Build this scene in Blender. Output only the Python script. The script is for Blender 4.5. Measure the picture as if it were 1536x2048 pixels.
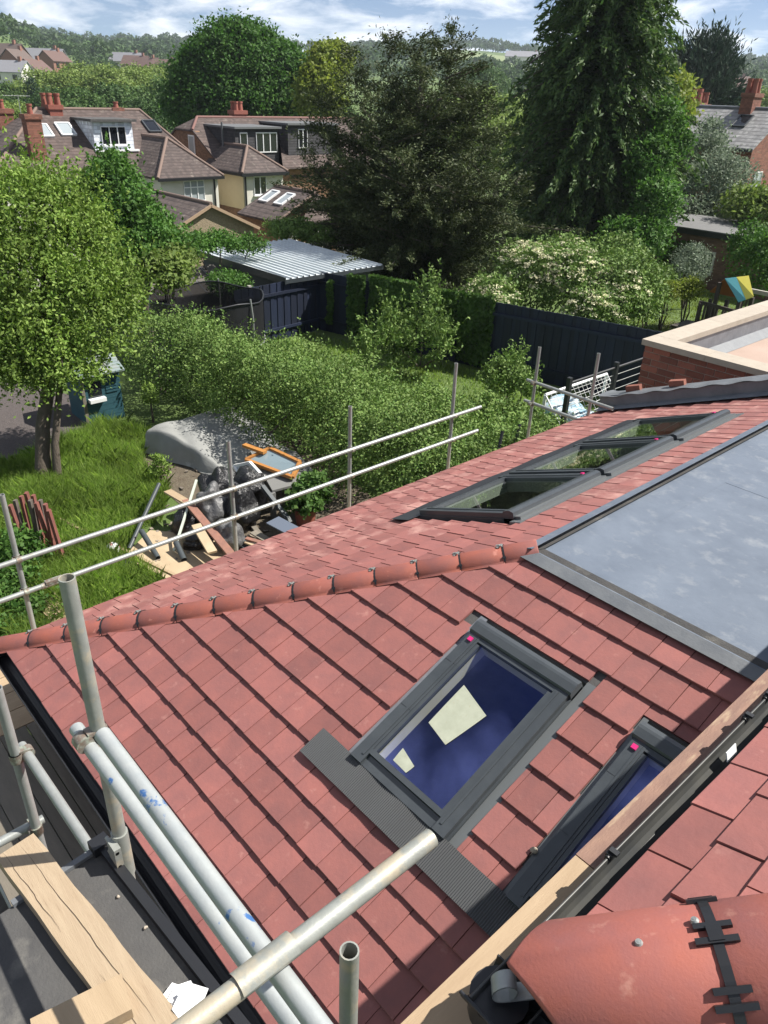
import bpy, math, random
import numpy as np
from mathutils import Vector, Matrix
for o in list(bpy.data.objects): bpy.data.objects.remove(o)
scene = bpy.context.scene
COL = scene.collection
# ------------------------------------------------------------------ camera
# World axes follow the house: +X runs back to the main house, +Y along the garden-side eaves, Z up, ground at 0.
CAM = np.array([0.0, 0.0, 6.6]); FPX = 1515.0
PITCH, ROLL, YAW = 0.505627, -0.036090, 2.393396
_f = np.array([math.cos(YAW)*math.cos(PITCH), math.sin(YAW)*math.cos(PITCH), -math.sin(PITCH)])
_r = np.array([math.sin(YAW), -math.cos(YAW), 0.0]); _d = np.cross(_f, _r)
_r2 = math.cos(ROLL)*_r + math.sin(ROLL)*_d; _d2 = -math.sin(ROLL)*_r + math.cos(ROLL)*_d
cam = bpy.data.cameras.new('camera'); co = bpy.data.objects.new('camera', cam); COL.objects.link(co)
co.matrix_world = Matrix(((_r2[0], -_d2[0], -_f[0], CAM[0]), (_r2[1], -_d2[1], -_f[1], CAM[1]), (_r2[2], -_d2[2], -_f[2], CAM[2]), (0, 0, 0, 1)))
cam.sensor_fit = 'VERTICAL'; cam.sensor_height = 36; cam.lens = 36*FPX/2048; cam.clip_start = .05; cam.clip_end = 9000
scene.camera = co
# ------------------------------------------------------------------ sky, sun, exposure
SUN_AZ, SUN_EL = math.radians(57.5), math.radians(51)          # azimuth measured from +X towards +Y
w = bpy.data.worlds.new('World'); scene.world = w; w.use_nodes = True
nt = w.node_tree; N = nt.nodes; Lk = nt.links; N.clear()
out = N.new('ShaderNodeOutputWorld'); bg = N.new('ShaderNodeBackground'); bg.inputs[1].default_value = .058
sky = N.new('ShaderNodeTexSky'); sky.sky_type = 'NISHITA'; sky.sun_disc = False
sky.sun_elevation = SUN_EL; sky.sun_rotation = math.radians(90)-SUN_AZ; sky.air_density = .55; sky.dust_density = .05; sky.ozone_density = 4.0; sky.altitude = 100
tc = N.new('ShaderNodeTexCoord'); sep = N.new('ShaderNodeSeparateXYZ'); Lk.new(tc.outputs['Generated'], sep.inputs[0])
ad = N.new('ShaderNodeMath'); ad.operation = 'ADD'; ad.inputs[1].default_value = .22; Lk.new(sep.outputs[2], ad.inputs[0])
mx = N.new('ShaderNodeMath'); mx.operation = 'MAXIMUM'; mx.inputs[1].default_value = .04; Lk.new(ad.outputs[0], mx.inputs[0])
dv = N.new('ShaderNodeVectorMath'); dv.operation = 'DIVIDE'; cb = N.new('ShaderNodeCombineXYZ')
for i in range(3): Lk.new(mx.outputs[0], cb.inputs[i])
Lk.new(tc.outputs['Generated'], dv.inputs[0]); Lk.new(cb.outputs[0], dv.inputs[1])
nz = N.new('ShaderNodeTexNoise'); nz.inputs['Scale'].default_value = 3.2; nz.inputs['Detail'].default_value = 9; nz.inputs['Roughness'].default_value = .58; nz.inputs['Distortion'].default_value = .3
Lk.new(dv.outputs[0], nz.inputs['Vector'])
rp = N.new('ShaderNodeValToRGB'); rp.color_ramp.elements[0].position = .44; rp.color_ramp.elements[1].position = .66
rp.color_ramp.elements[0].color = (.0, .0, .0, 1); rp.color_ramp.elements[1].color = (.85, .85, .85, 1); Lk.new(nz.outputs[0], rp.inputs[0])
mc = N.new('ShaderNodeMix'); mc.data_type = 'RGBA'; Lk.new(rp.outputs[0], mc.inputs[0]); Lk.new(sky.outputs[0], mc.inputs[6]); mc.inputs[7].default_value = (13.5, 13.8, 14.2, 1)
Lk.new(mc.outputs[2], bg.inputs[0]); Lk.new(bg.outputs[0], out.inputs[0])
sl = bpy.data.lights.new('sun', 'SUN'); sl.energy = 5.0; sl.angle = math.radians(.53); sl.color = (1, .95, .87)
so = bpy.data.objects.new('sun', sl); COL.objects.link(so)
SUND = Vector((math.cos(SUN_AZ)*math.cos(SUN_EL), math.sin(SUN_AZ)*math.cos(SUN_EL), math.sin(SUN_EL)))
so.rotation_euler = SUND.to_track_quat('Z', 'Y').to_euler(); so.location = (10, 15, 30)
vs = scene.view_settings; vs.view_transform = 'Standard'; vs.look = 'None'; vs.exposure = .88; vs.gamma = 1; vs.use_curve_mapping = False
scene.render.engine = 'CYCLES'; scene.cycles.max_bounces = 8; scene.cycles.transparent_max_bounces = 24
# ------------------------------------------------------------------ helpers
rng = np.random.default_rng(7); random.seed(7)
def V(*a): return np.array(a, float)
def unit(v): v = np.asarray(v, float); return v/max(np.linalg.norm(v), 1e-9)
def ray(px, py): return _r2*((px-768)/FPX) + _d2*((py-1024)/FPX) + _f
def gz(px, py, z): d = ray(px, py); return CAM + d*((z-CAM[2])/d[2])                 # the point of a level plane seen there
def gx(px, py, x): d = ray(px, py); return CAM + d*((x-CAM[0])/d[0])
def gr(px, py, r): d = ray(px, py); return CAM + d*(r/math.hypot(d[0], d[1]))         # at a plan distance
ORG = {}
def setorg(o, org, parent=None):
    ORG[o.name] = np.array(org, float)
    if parent is not None:
        o.parent = parent; o.location = Vector(np.array(org, float)-ORG[parent.name])
    else: o.location = Vector(org)
def tag(o, label=None, cat=None, group=None, kind=None):
    if label: o['label'] = label
    if cat: o['category'] = cat
    if group: o['group'] = group
    if kind: o['kind'] = kind
    return o
def thing(name, loc, label, cat, group=None):
    o = bpy.data.objects.new(name, None); COL.objects.link(o); o.empty_display_size = .1
    setorg(o, loc); return tag(o, label, cat, group)
class MB:
    def __init__(s): s.v = []; s.f = []; s.n = 0; s.sm = []
    def add(s, vs, fs, smooth=False):
        s.v.extend([tuple(map(float, q)) for q in vs]); s.f.extend([tuple(i+s.n for i in q) for q in fs]); s.sm.extend([smooth]*len(fs)); s.n += len(vs); return s
    def box(s, x0, x1, y0, y1, z0, z1):
        return s.add([(x0,y0,z0),(x1,y0,z0),(x1,y1,z0),(x0,y1,z0),(x0,y0,z1),(x1,y0,z1),(x1,y1,z1),(x0,y1,z1)], [(3,2,1,0),(4,5,6,7),(0,1,5,4),(1,2,6,5),(2,3,7,6),(3,0,4,7)])
    def obox(s, c, ax, ay, az, sx, sy, sz):
        c = V(*c); ax = unit(ax)*sx/2; ay = unit(ay)*sy/2; az = unit(az)*sz/2
        p = [c+i*ax+j*ay+k*az for k in(-1,1) for i,j in((-1,-1),(1,-1),(1,1),(-1,1))]
        return s.add(p, [(3,2,1,0),(4,5,6,7),(0,1,5,4),(1,2,6,5),(2,3,7,6),(3,0,4,7)])
    def bar(s, p0, p1, wd, ht, up=(0,0,1)):
        p0 = V(*p0); p1 = V(*p1); a = unit(p1-p0); b = unit(np.cross(up, a)); c = np.cross(a, b)
        return s.obox((p0+p1)/2, a, b, c, np.linalg.norm(p1-p0), wd, ht)
    def tube(s, p0, p1, r0, r1=None, n=10, caps=True, hollow=0):
        p0 = V(*p0); p1 = V(*p1); r1 = r0 if r1 is None else r1; a = unit(p1-p0)
        b = unit(np.cross(a, (0,0,1) if abs(a[2]) < .9 else (1,0,0))); c = np.cross(a, b)
        cs = [(math.cos(2*math.pi*i/n), math.sin(2*math.pi*i/n)) for i in range(n)]
        ring = lambda p, r: [p+(b*x+c*y)*r for x, y in cs]
        q = [(i, (i+1) % n, n+(i+1) % n, n+i) for i in range(n)]
        s.add(ring(p0, r0)+ring(p1, r1), q, True)
        if hollow:
            for p, r, d in((p0, r0, 1), (p1, r1, -1)):
                ri = r-hollow; s.add(ring(p, r)+ring(p, ri), [t if d < 0 else t[::-1] for t in q]); s.add(ring(p, ri)+ring(p+a*d*min(.3, .4*np.linalg.norm(p1-p0)), ri), [t if d < 0 else t[::-1] for t in q], True)
        elif caps: s.add(ring(p0, r0), [tuple(range(n))[::-1]]); s.add(ring(p1, r1), [tuple(range(n))])
        return s
    def path(s, pts, rad, n=8):
        pts = [V(*p) for p in pts]; rad = [rad]*len(pts) if np.isscalar(rad) else rad
        vs = []; 
        for i, p in enumerate(pts):
            a = unit(pts[min(i+1, len(pts)-1)]-pts[max(i-1, 0)]); b = unit(np.cross(a, (0.3,0.1,1) if abs(a[2]) < .9 else (1,0,0))); c = np.cross(a, b)
            vs += [p+(b*math.cos(2*math.pi*k/n)+c*math.sin(2*math.pi*k/n))*rad[i] for k in range(n)]
        fs = [(i*n+k, i*n+(k+1) % n, (i+1)*n+(k+1) % n, (i+1)*n+k) for i in range(len(pts)-1) for k in range(n)]
        s.add(vs, fs, True); m = len(pts)-1
        s.add(vs[:n], [tuple(range(n))[::-1]]); return s.add(vs[m*n:], [tuple(range(n))])
    def prism(s, poly, off):
        n = len(poly); off = V(*off); p = [V(*q) for q in poly]
        return s.add(p+[q+off for q in p], [tuple(range(n))[::-1], tuple(range(n, 2*n))]+[(i, (i+1) % n, n+(i+1) % n, n+i) for i in range(n)])
    def poly(s, pts): return s.add(pts, [tuple(range(len(pts)))])
    def grid(s, f, nu, nv, smooth=True):
        vs = [f(i/nu, j/nv) for j in range(nv+1) for i in range(nu+1)]; m = nu+1
        return s.add(vs, [(j*m+i, j*m+i+1, (j+1)*m+i+1, (j+1)*m+i) for j in range(nv) for i in range(nu)], smooth)
    def blob(s, c, r, nu=14, nv=9, amp=.15, fr=3.0, seed=0):
        c = V(*c); r = V(*r) if not np.isscalar(r) else V(r, r, r); g = np.random.default_rng(seed); ph = g.uniform(0, 6.28, (6, )); dr = g.normal(0, fr, (6, 3))
        def f(u, v):
            th = 2*math.pi*u; t = math.pi*(v*.999+.0005); d = V(math.sin(t)*math.cos(th), math.sin(t)*math.sin(th), -math.cos(t))
            k = 1+amp*sum(math.sin(dr[i]@d+ph[i]) for i in range(6))/2.2
            return c+d*r*k
        return s.grid(f, nu, nv)
    def mesh(s, name, mat, org=(0,0,0)):
        me = bpy.data.meshes.new(name); o = np.array(org, float)
        me.from_pydata([tuple(np.array(q)-o) for q in s.v], [], s.f)
        if any(s.sm): me.polygons.foreach_set('use_smooth', s.sm)
        if mat: me.materials.append(mat)
        me.validate(); return me
    def build(s, name, mat, parent=None, org=None):
        if org is None: org = ORG[parent.name] if parent is not None else np.array(s.v).mean(0)
        o = bpy.data.objects.new(name, s.mesh(name, mat, org)); COL.objects.link(o); setorg(o, org, parent); return o
def inst(me, name, M, parent=None):                    # object on shared mesh data, M is the world matrix; parents are never rotated
    o = bpy.data.objects.new(name, me); COL.objects.link(o); loc = np.array(M.translation); ORG[o.name] = loc
    T = M.copy()
    if parent is not None: o.parent = parent; T.translation = Vector(loc-ORG[parent.name])
    o.matrix_local = T; return o
def frame(c, ax, ay, az): return Matrix(((ax[0],ay[0],az[0],c[0]),(ax[1],ay[1],az[1],c[1]),(ax[2],ay[2],az[2],c[2]),(0,0,0,1)))
def single(name, mb, mat, label, cat, group=None, kind=None):
    b = np.array(mb.v); o = mb.build(name, mat, None, ((b[:,0].min()+b[:,0].max())/2, (b[:,1].min()+b[:,1].max())/2, b[:,2].min())); return tag(o, label, cat, group, kind)
def fast_mesh(name, verts, nper, mat, org):
    verts = np.asarray(verts, np.float32)-np.asarray(org, np.float32); nv = len(verts); nf = nv//nper
    me = bpy.data.meshes.new(name); me.vertices.add(nv); me.vertices.foreach_set('co', verts.ravel()); me.loops.add(nv); me.loops.foreach_set('vertex_index', np.arange(nv, dtype=np.int32))
    me.polygons.add(nf); me.polygons.foreach_set('loop_start', np.arange(0, nv, nper, dtype=np.int32)); me.polygons.foreach_set('loop_total', np.full(nf, nper, np.int32))
    me.materials.append(mat); me.update(calc_edges=True); return me
def fast_obj(name, verts, nper, mat, parent=None, org=None):
    if org is None: org = ORG[parent.name] if parent is not None else np.asarray(verts).mean(0)
    o = bpy.data.objects.new(name, fast_mesh(name, verts, nper, mat, org)); COL.objects.link(o); setorg(o, org, parent); return o
# ------------------------------------------------------------------ materials
def nn(nt, t, **kw):
    n = nt.nodes.new('ShaderNode'+t)
    for k, v in kw.items():
        if k in n.inputs: n.inputs[k].default_value = v
        else: setattr(n, k, v)
    return n
def mat(name, col, rough=.7, var=None, scale=4., amt=.5, bump=0., bscale=None, metal=0., objrand=0., spec=.5, island=0., stain=None, sscale=2., spos=(.55, .7), coat=0., stretch=None, detail=5):
    m = bpy.data.materials.new(name); m.use_nodes = True; t = m.node_tree; L = t.links; p = t.nodes['Principled BSDF']
    p.inputs['Roughness'].default_value = rough; p.inputs['Metallic'].default_value = metal; p.inputs['Specular IOR Level'].default_value = spec
    if coat: p.inputs['Coat Weight'].default_value = coat
    geo = nn(t, 'NewGeometry'); pos = geo.outputs['Position']
    if stretch:
        mp = nn(t, 'Mapping'); mp.inputs['Scale'].default_value = stretch; L.new(pos, mp.inputs[0]); pos = mp.outputs[0]
    def noise(sc, det=detail):
        q = nn(t, 'TexNoise', Scale=sc, Detail=det, Roughness=.6); L.new(pos, q.inputs['Vector']); return q.outputs['Fac']
    c = None; rgb = nn(t, 'RGB'); rgb.outputs[0].default_value = (*col, 1); c = rgb.outputs[0]
    if var:
        r = nn(t, 'ValToRGB'); r.color_ramp.elements[0].position = .5-.25*amt-.08; r.color_ramp.elements[1].position = .5+.25*amt+.02; L.new(noise(scale), r.inputs[0])
        x = nn(t, 'Mix', data_type='RGBA'); L.new(r.outputs[0], x.inputs[0]); L.new(c, x.inputs[6]); x.inputs[7].default_value = (*var, 1); c = x.outputs[2]
    if stain:
        r = nn(t, 'ValToRGB'); r.color_ramp.elements[0].position = spos[0]; r.color_ramp.elements[1].position = spos[1]; L.new(noise(sscale, 8), r.inputs[0])
        x = nn(t, 'Mix', data_type='RGBA'); L.new(r.outputs[0], x.inputs[0]); L.new(c, x.inputs[6]); x.inputs[7].default_value = (*stain, 1); c = x.outputs[2]
    for src, k in((nn(t, 'ObjectInfo').outputs['Random'], objrand), (geo.outputs['Random Per Island'], island)):
        if k:
            mr = nn(t, 'MapRange'); mr.inputs['To Min'].default_value = 1-k; mr.inputs['To Max'].default_value = 1+k; L.new(src, mr.inputs[0])
            h = nn(t, 'HueSaturation'); L.new(mr.outputs[0], h.inputs['Value']); L.new(c, h.inputs['Color']); c = h.outputs[0]
    L.new(c, p.inputs['Base Color'])
    if bump:
        b = nn(t, 'Bump', Strength=1.0, Distance=bump); L.new(noise(bscale or scale*4, 6), b.inputs['Height']); L.new(b.outputs[0], p.inputs['Normal'])
    return m
def leafmat(name, c0, c1, trans=.35, rough=.6, spec=.18):
    m = bpy.data.materials.new(name); m.use_nodes = True; t = m.node_tree; L = t.links; p = t.nodes['Principled BSDF']; o = t.nodes['Material Output']
    g = nn(t, 'NewGeometry'); x = nn(t, 'Mix', data_type='RGBA'); x.inputs[6].default_value = (*c0, 1); x.inputs[7].default_value = (*c1, 1); L.new(g.outputs['Random Per Island'], x.inputs[0])
    no = nn(t, 'TexNoise', Scale=1.1, Detail=2); L.new(g.outputs['Position'], no.inputs['Vector'])
    mr = nn(t, 'MapRange'); mr.inputs[1].default_value = .35; mr.inputs[2].default_value = .65; mr.inputs[3].default_value = .75; mr.inputs[4].default_value = 1.25; L.new(no.outputs[0], mr.inputs[0])
    h = nn(t, 'HueSaturation'); L.new(mr.outputs[0], h.inputs['Value']); L.new(x.outputs[2], h.inputs['Color'])
    p.inputs['Roughness'].default_value = rough; p.inputs['Specular IOR Level'].default_value = spec; L.new(h.outputs[0], p.inputs['Base Color'])
    tr = nn(t, 'BsdfTranslucent'); h2 = nn(t, 'HueSaturation', Value=1.5, Saturation=1.1); L.new(h.outputs[0], h2.inputs['Color']); L.new(h2.outputs[0], tr.inputs[0])
    ms = nn(t, 'MixShader'); ms.inputs[0].default_value = trans; L.new(p.outputs[0], ms.inputs[1]); L.new(tr.outputs[0], ms.inputs[2]); L.new(ms.outputs[0], o.inputs[0]); return m
def glassmat(name, tint=(.8,.85,.85), refl=.12, rtint=(1,1,1)):
    m = bpy.data.materials.new(name); m.use_nodes = True; t = m.node_tree; L = t.links; t.nodes.remove(t.nodes['Principled BSDF']); o = t.nodes['Material Output']
    tr = nn(t, 'BsdfTransparent'); tr.inputs[0].default_value = (*tint, 1); gl = nn(t, 'BsdfGlossy', Roughness=.015); gl.inputs[0].default_value = (*rtint, 1)
    lw = nn(t, 'LayerWeight', Blend=.5); fr = nn(t, 'Math', operation='POWER'); fr.inputs[1].default_value = 4.5; L.new(lw.outputs['Facing'], fr.inputs[0]); a = nn(t, 'Math', operation='ADD', use_clamp=True); a.inputs[1].default_value = refl+.04; L.new(fr.outputs[0], a.inputs[0])
    ms = nn(t, 'MixShader'); L.new(a.outputs[0], ms.inputs[0]); L.new(tr.outputs[0], ms.inputs[1]); L.new(gl.outputs[0], ms.inputs[2]); L.new(ms.outputs[0], o.inputs[0]); return m
def coursemat(name, col, var, line, sx, axis='Z', objr=0., rough=.85, lich=None, amt=.9, bdist=.03):
    """far roof covering: courses too small to tell apart are relief in the material"""
    m = mat(name, col, rough, var=var, scale=1.4, amt=amt, stain=lich, sscale=2.6, spos=(.58, .72), objrand=objr)
    t = m.node_tree; L = t.links; p = t.nodes['Principled BSDF']; g = nn(t, 'NewGeometry'); s = nn(t, 'SeparateXYZ'); L.new(g.outputs['Position'], s.inputs[0])
    mu = nn(t, 'Math', operation='MULTIPLY'); mu.inputs[1].default_value = sx; L.new(s.outputs[axis], mu.inputs[0])
    fr = nn(t, 'Math', operation='FRACT'); L.new(mu.outputs[0], fr.inputs[0])
    b = nn(t, 'Bump', Strength=1.0, Distance=bdist); inv = nn(t, 'Math', operation='SUBTRACT'); inv.inputs[0].default_value = 1; L.new(fr.outputs[0], inv.inputs[1]); L.new(inv.outputs[0], b.inputs['Height']); L.new(b.outputs[0], p.inputs['Normal'])
    lt = nn(t, 'Math', operation='LESS_THAN'); lt.inputs[1].default_value = .22; L.new(fr.outputs[0], lt.inputs[0]); src = p.inputs['Base Color'].links[0].from_socket
    no = nn(t, 'TexWhiteNoise', noise_dimensions='3D'); sn = nn(t, 'VectorMath', operation='SNAP'); sn.inputs[1].default_value = (.17, .17, 1/sx); L.new(g.outputs['Position'], sn.inputs[0]); L.new(sn.outputs[0], no.inputs['Vector'])
    mr = nn(t, 'MapRange'); mr.inputs[3].default_value = .72; mr.inputs[4].default_value = 1.25; L.new(no.outputs['Value'], mr.inputs[0])
    h = nn(t, 'HueSaturation'); L.new(mr.outputs[0], h.inputs['Value']); L.new(src, h.inputs['Color'])
    x = nn(t, 'Mix', data_type='RGBA'); ml = nn(t, 'Math', operation='MULTIPLY'); ml.inputs[1].default_value = .6; L.new(lt.outputs[0], ml.inputs[0]); L.new(ml.outputs[0], x.inputs[0]); L.new(h.outputs[0], x.inputs[6]); x.inputs[7].default_value = (*line, 1); L.new(x.outputs[2], p.inputs['Base Color']); return m
M = {}
M['tile'] = mat('clay_tile', (.300,.110,.094), .70, var=(.190,.082,.079), scale=6.5, amt=1.2, bump=.0016, bscale=45, objrand=.16, stain=(.35,.17,.145), sscale=12, spos=(.61,.80), spec=.3)
M['hip'] = mat('clay_hip', (.33,.092,.058), .68, var=(.19,.07,.065), scale=5, amt=.7, bump=.0012, bscale=90, objrand=.08, stain=(.50,.22,.17), sscale=14, spos=(.62,.8))
M['lead'] = mat('flat_roof_sheet', (.090,.112,.150), .75, var=(.140,.168,.212), scale=3.5, amt=1, bump=.004, bscale=9, stain=(.215,.235,.26), sscale=8, spos=(.54,.85), detail=9, spec=.3)
M['flash'] = mat('grey_flashing', (.10,.11,.125), .5, var=(.15,.16,.17), scale=7, amt=.7, bump=.002, bscale=40)
M['lead2'] = mat('lead_flashing', (.11,.12,.14), .45, var=(.17,.18,.2), scale=5, bump=.003, bscale=20)
M['frame'] = mat('grey_aluminium', (.040,.047,.054), .36, metal=.0, spec=.55, var=(.050,.058,.065), scale=8, amt=.4)
M['frame2'] = mat('grey_aluminium_light', (.10,.11,.115), .4, spec=.6)
M['black'] = mat('black_plastic', (.014,.015,.018), .42, spec=.5)
M['apron'] = mat('pleated_apron', (.06,.063,.066), .45)
M['glass'] = glassmat('coated_glass', (.75,.78,.74), .20, (.30,.37,1.0))
M['glass2'] = glassmat('clear_glass', (.78,.86,.78), .05)
M['glassdark'] = mat('window_glass', (.012,.014,.018), .06, spec=.8)
M['glasspale'] = mat('window_glass_blind', (.32,.36,.38), .12, spec=.8)
M['pink'] = mat('pink_plastic', (.55,.02,.16), .4)
M['galv'] = mat('galvanised_steel', (.36,.38,.37), .42, metal=.35, var=(.27,.28,.27), scale=14, amt=.8, bump=.0006, bscale=90, stain=(.30,.27,.21), sscale=9, spos=(.62,.74))
M['galv2'] = mat('worn_steel_blue_paint', (.33,.36,.37), .45, metal=.3, var=(.42,.44,.43), scale=18, amt=.8, bump=.0006, bscale=90, stain=(.06,.16,.38), sscale=13, spos=(.63,.67))
M['galv3'] = mat('steel_with_mortar', (.33,.345,.32), .5, metal=.25, var=(.24,.25,.23), scale=14, amt=.8, bump=.001, bscale=70, stain=(.40,.355,.27), sscale=8, spos=(.49,.60))
M['rust'] = mat('coupler_steel', (.27,.27,.25), .5, metal=.4, var=(.20,.13,.09), scale=45, amt=.9, stain=(.33,.36,.30), sscale=30, spos=(.5,.6))
M['timber'] = mat('new_timber', (.41,.31,.20), .75, var=(.32,.235,.145), scale=3, amt=.9, bump=.001, bscale=40, stretch=(1,9,9), objrand=.1)
M['timberY'] = mat('new_timber_y', (.41,.305,.195), .75, var=(.31,.22,.135), scale=3, amt=.9, bump=.001, bscale=40, stretch=(9,1,9), objrand=.1)
M['timberdirty'] = mat('dirty_timber', (.26,.155,.11), .8, var=(.155,.088,.07), scale=5, stain=(.33,.24,.16), sscale=4, spos=(.58,.7), amt=.9, bump=.002, bscale=30, stretch=(6,1.5,6))  # dusty timber, darkened to carry the shade on the eaves board
M['oldboard'] = mat('weathered_board', (.20,.175,.14), .85, var=(.14,.125,.10), scale=3, amt=.9, bump=.002, bscale=30, stretch=(1.5,8,8), objrand=.15)
M['felt'] = mat('roof_felt', (.045,.045,.047), .85, var=(.085,.083,.08), scale=6, amt=1, bump=.003, bscale=90, stain=(.19,.18,.16), sscale=5, spos=(.56,.80), detail=9)
M['brick'] = mat('red_brick', (.28,.10,.065), .85, var=(.19,.07,.05), scale=20, amt=.8, bump=.003, bscale=60, objrand=.3)
M['mortar'] = mat('mortar', (.40,.35,.29), .9, bump=.002, bscale=80)
M['stone'] = mat('sandstone_coping', (.41,.36,.295), .8, var=(.34,.295,.24), scale=6, amt=.8, bump=.002, bscale=50, stain=(.33,.28,.22), sscale=12, spos=(.6,.75), objrand=.06)
M['navy'] = mat('navy_fence_paint', (.010,.017,.042), .6, var=(.007,.012,.030), scale=3, amt=.8, bump=.002, bscale=20, stretch=(5,5,.7), objrand=.3)
M['concrete'] = mat('concrete_post', (.34,.33,.30), .9, var=(.26,.25,.22), scale=8, bump=.003, bscale=50)
M['white'] = mat('white_paint', (.78,.79,.80), .4)
M['bark'] = mat('bark', (.07,.055,.042), .9, var=(.11,.09,.07), scale=9, amt=.8, bump=.02, bscale=18, stretch=(3,3,.8))
M['bark2'] = mat('grey_bark', (.13,.11,.09), .9, var=(.08,.065,.05), scale=9, amt=.8, bump=.015, bscale=18, stretch=(3,3,.8))
M['room'] = mat('bare_plaster', (.74,.72,.64), .9, var=(.68,.65,.58), scale=3)
M['shaftgrey'] = mat('grey_shaft', (.24,.25,.23), .8)
M['roomfloor'] = mat('screed_floor', (.36,.36,.32), .9, var=(.28,.28,.25), scale=5)
# ================================================================== the tiled extension below the camera
TP = .4034; PC = math.cos(math.atan(TP)); PS = math.sin(math.atan(TP))
EX, EY, EZ = -5.53, 1.05, 2.6; SMAX = 3.05
ext = thing('house_extension', (-3.5, 4.5, 0), 'new single-storey extension with red tiled hip roof and grey flat top', 'building')
class Slope:
    def __init__(s, o, ax, ay, az): s.o = V(*o); s.ax = V(*ax); s.ay = V(*ay); s.az = V(*az)
    def p(s, u, S, h=0.): return s.o+s.ax*u+s.ay*S+s.az*h
    def M(s, u, S, h=0.): return frame(s.p(u, S, h), s.ax, s.ay, s.az)
    def box(s, mb, u0, u1, S0, S1, h0, h1):
        mb.add([s.p(a, b, c) for c in(h0, h1) for a, b in((u0, S0), (u1, S0), (u1, S1), (u0, S1))], [(3,2,1,0),(4,5,6,7),(0,1,5,4),(1,2,6,5),(2,3,7,6),(3,0,4,7)]); return mb
SN = Slope((0, EY, EZ), (1,0,0), (0,PC,PS), (0,-PS,PC))
SF = Slope((EX, 0, EZ), (0,-1,0), (PC,0,PS), (-PS,0,PC))
ROWS = [-.03, .226, .42, .62, .83, 1.075, 1.32, 1.567, 1.814, 2.06, 2.31, 2.55, 2.80, 3.03]
TW = .1855; TH = .019
def clip(poly, f):
    o = []; n = len(poly)
    for i in range(n):
        a = poly[i]; b = poly[(i+1) % n]; fa = f(a); fb = f(b)
        if fa >= 0: o.append(a)
        if (fa >= 0) != (fb >= 0): k = fa/(fa-fb); o.append((a[0]+(b[0]-a[0])*k, a[1]+(b[1]-a[1])*k))
    return o
def area(p): return abs(sum(p[i][0]*p[(i+1) % len(p)][1]-p[(i+1) % len(p)][0]*p[i][1] for i in range(len(p))))/2 if len(p) > 2 else 0
def tile_mb(poly, S0, k, roll, h1=.046):
    """prism with a softened lower arris, in slope-local coordinates relative to (0, S0)"""
    mb = MB(); n = len(poly); uc = sum(q[0] for q in poly)/n; um = max(q[0] for q in poly)-min(q[0] for q in poly)
    h = lambda q: h1-(q[1]-S0)*k+roll*(q[0]-uc)
    ins = [(q[0], q[1]+(.004 if q[1] < S0+.004 else 0)) for q in poly]
    top = [(a[0], a[1], h(a)) for a in ins]; mid = [(q[0], q[1], h(q)-.004) for q in poly]; bot = [(q[0], q[1], h(q)-TH) for q in poly]
    fs = [tuple(range(n))]+[(n+i, n+(i+1) % n, (i+1) % n, i) for i in range(n)]+[(2*n+i, 2*n+(i+1) % n, n+(i+1) % n, n+i) for i in range(n)]
    return mb.add(top+mid+bot, fs)
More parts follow.
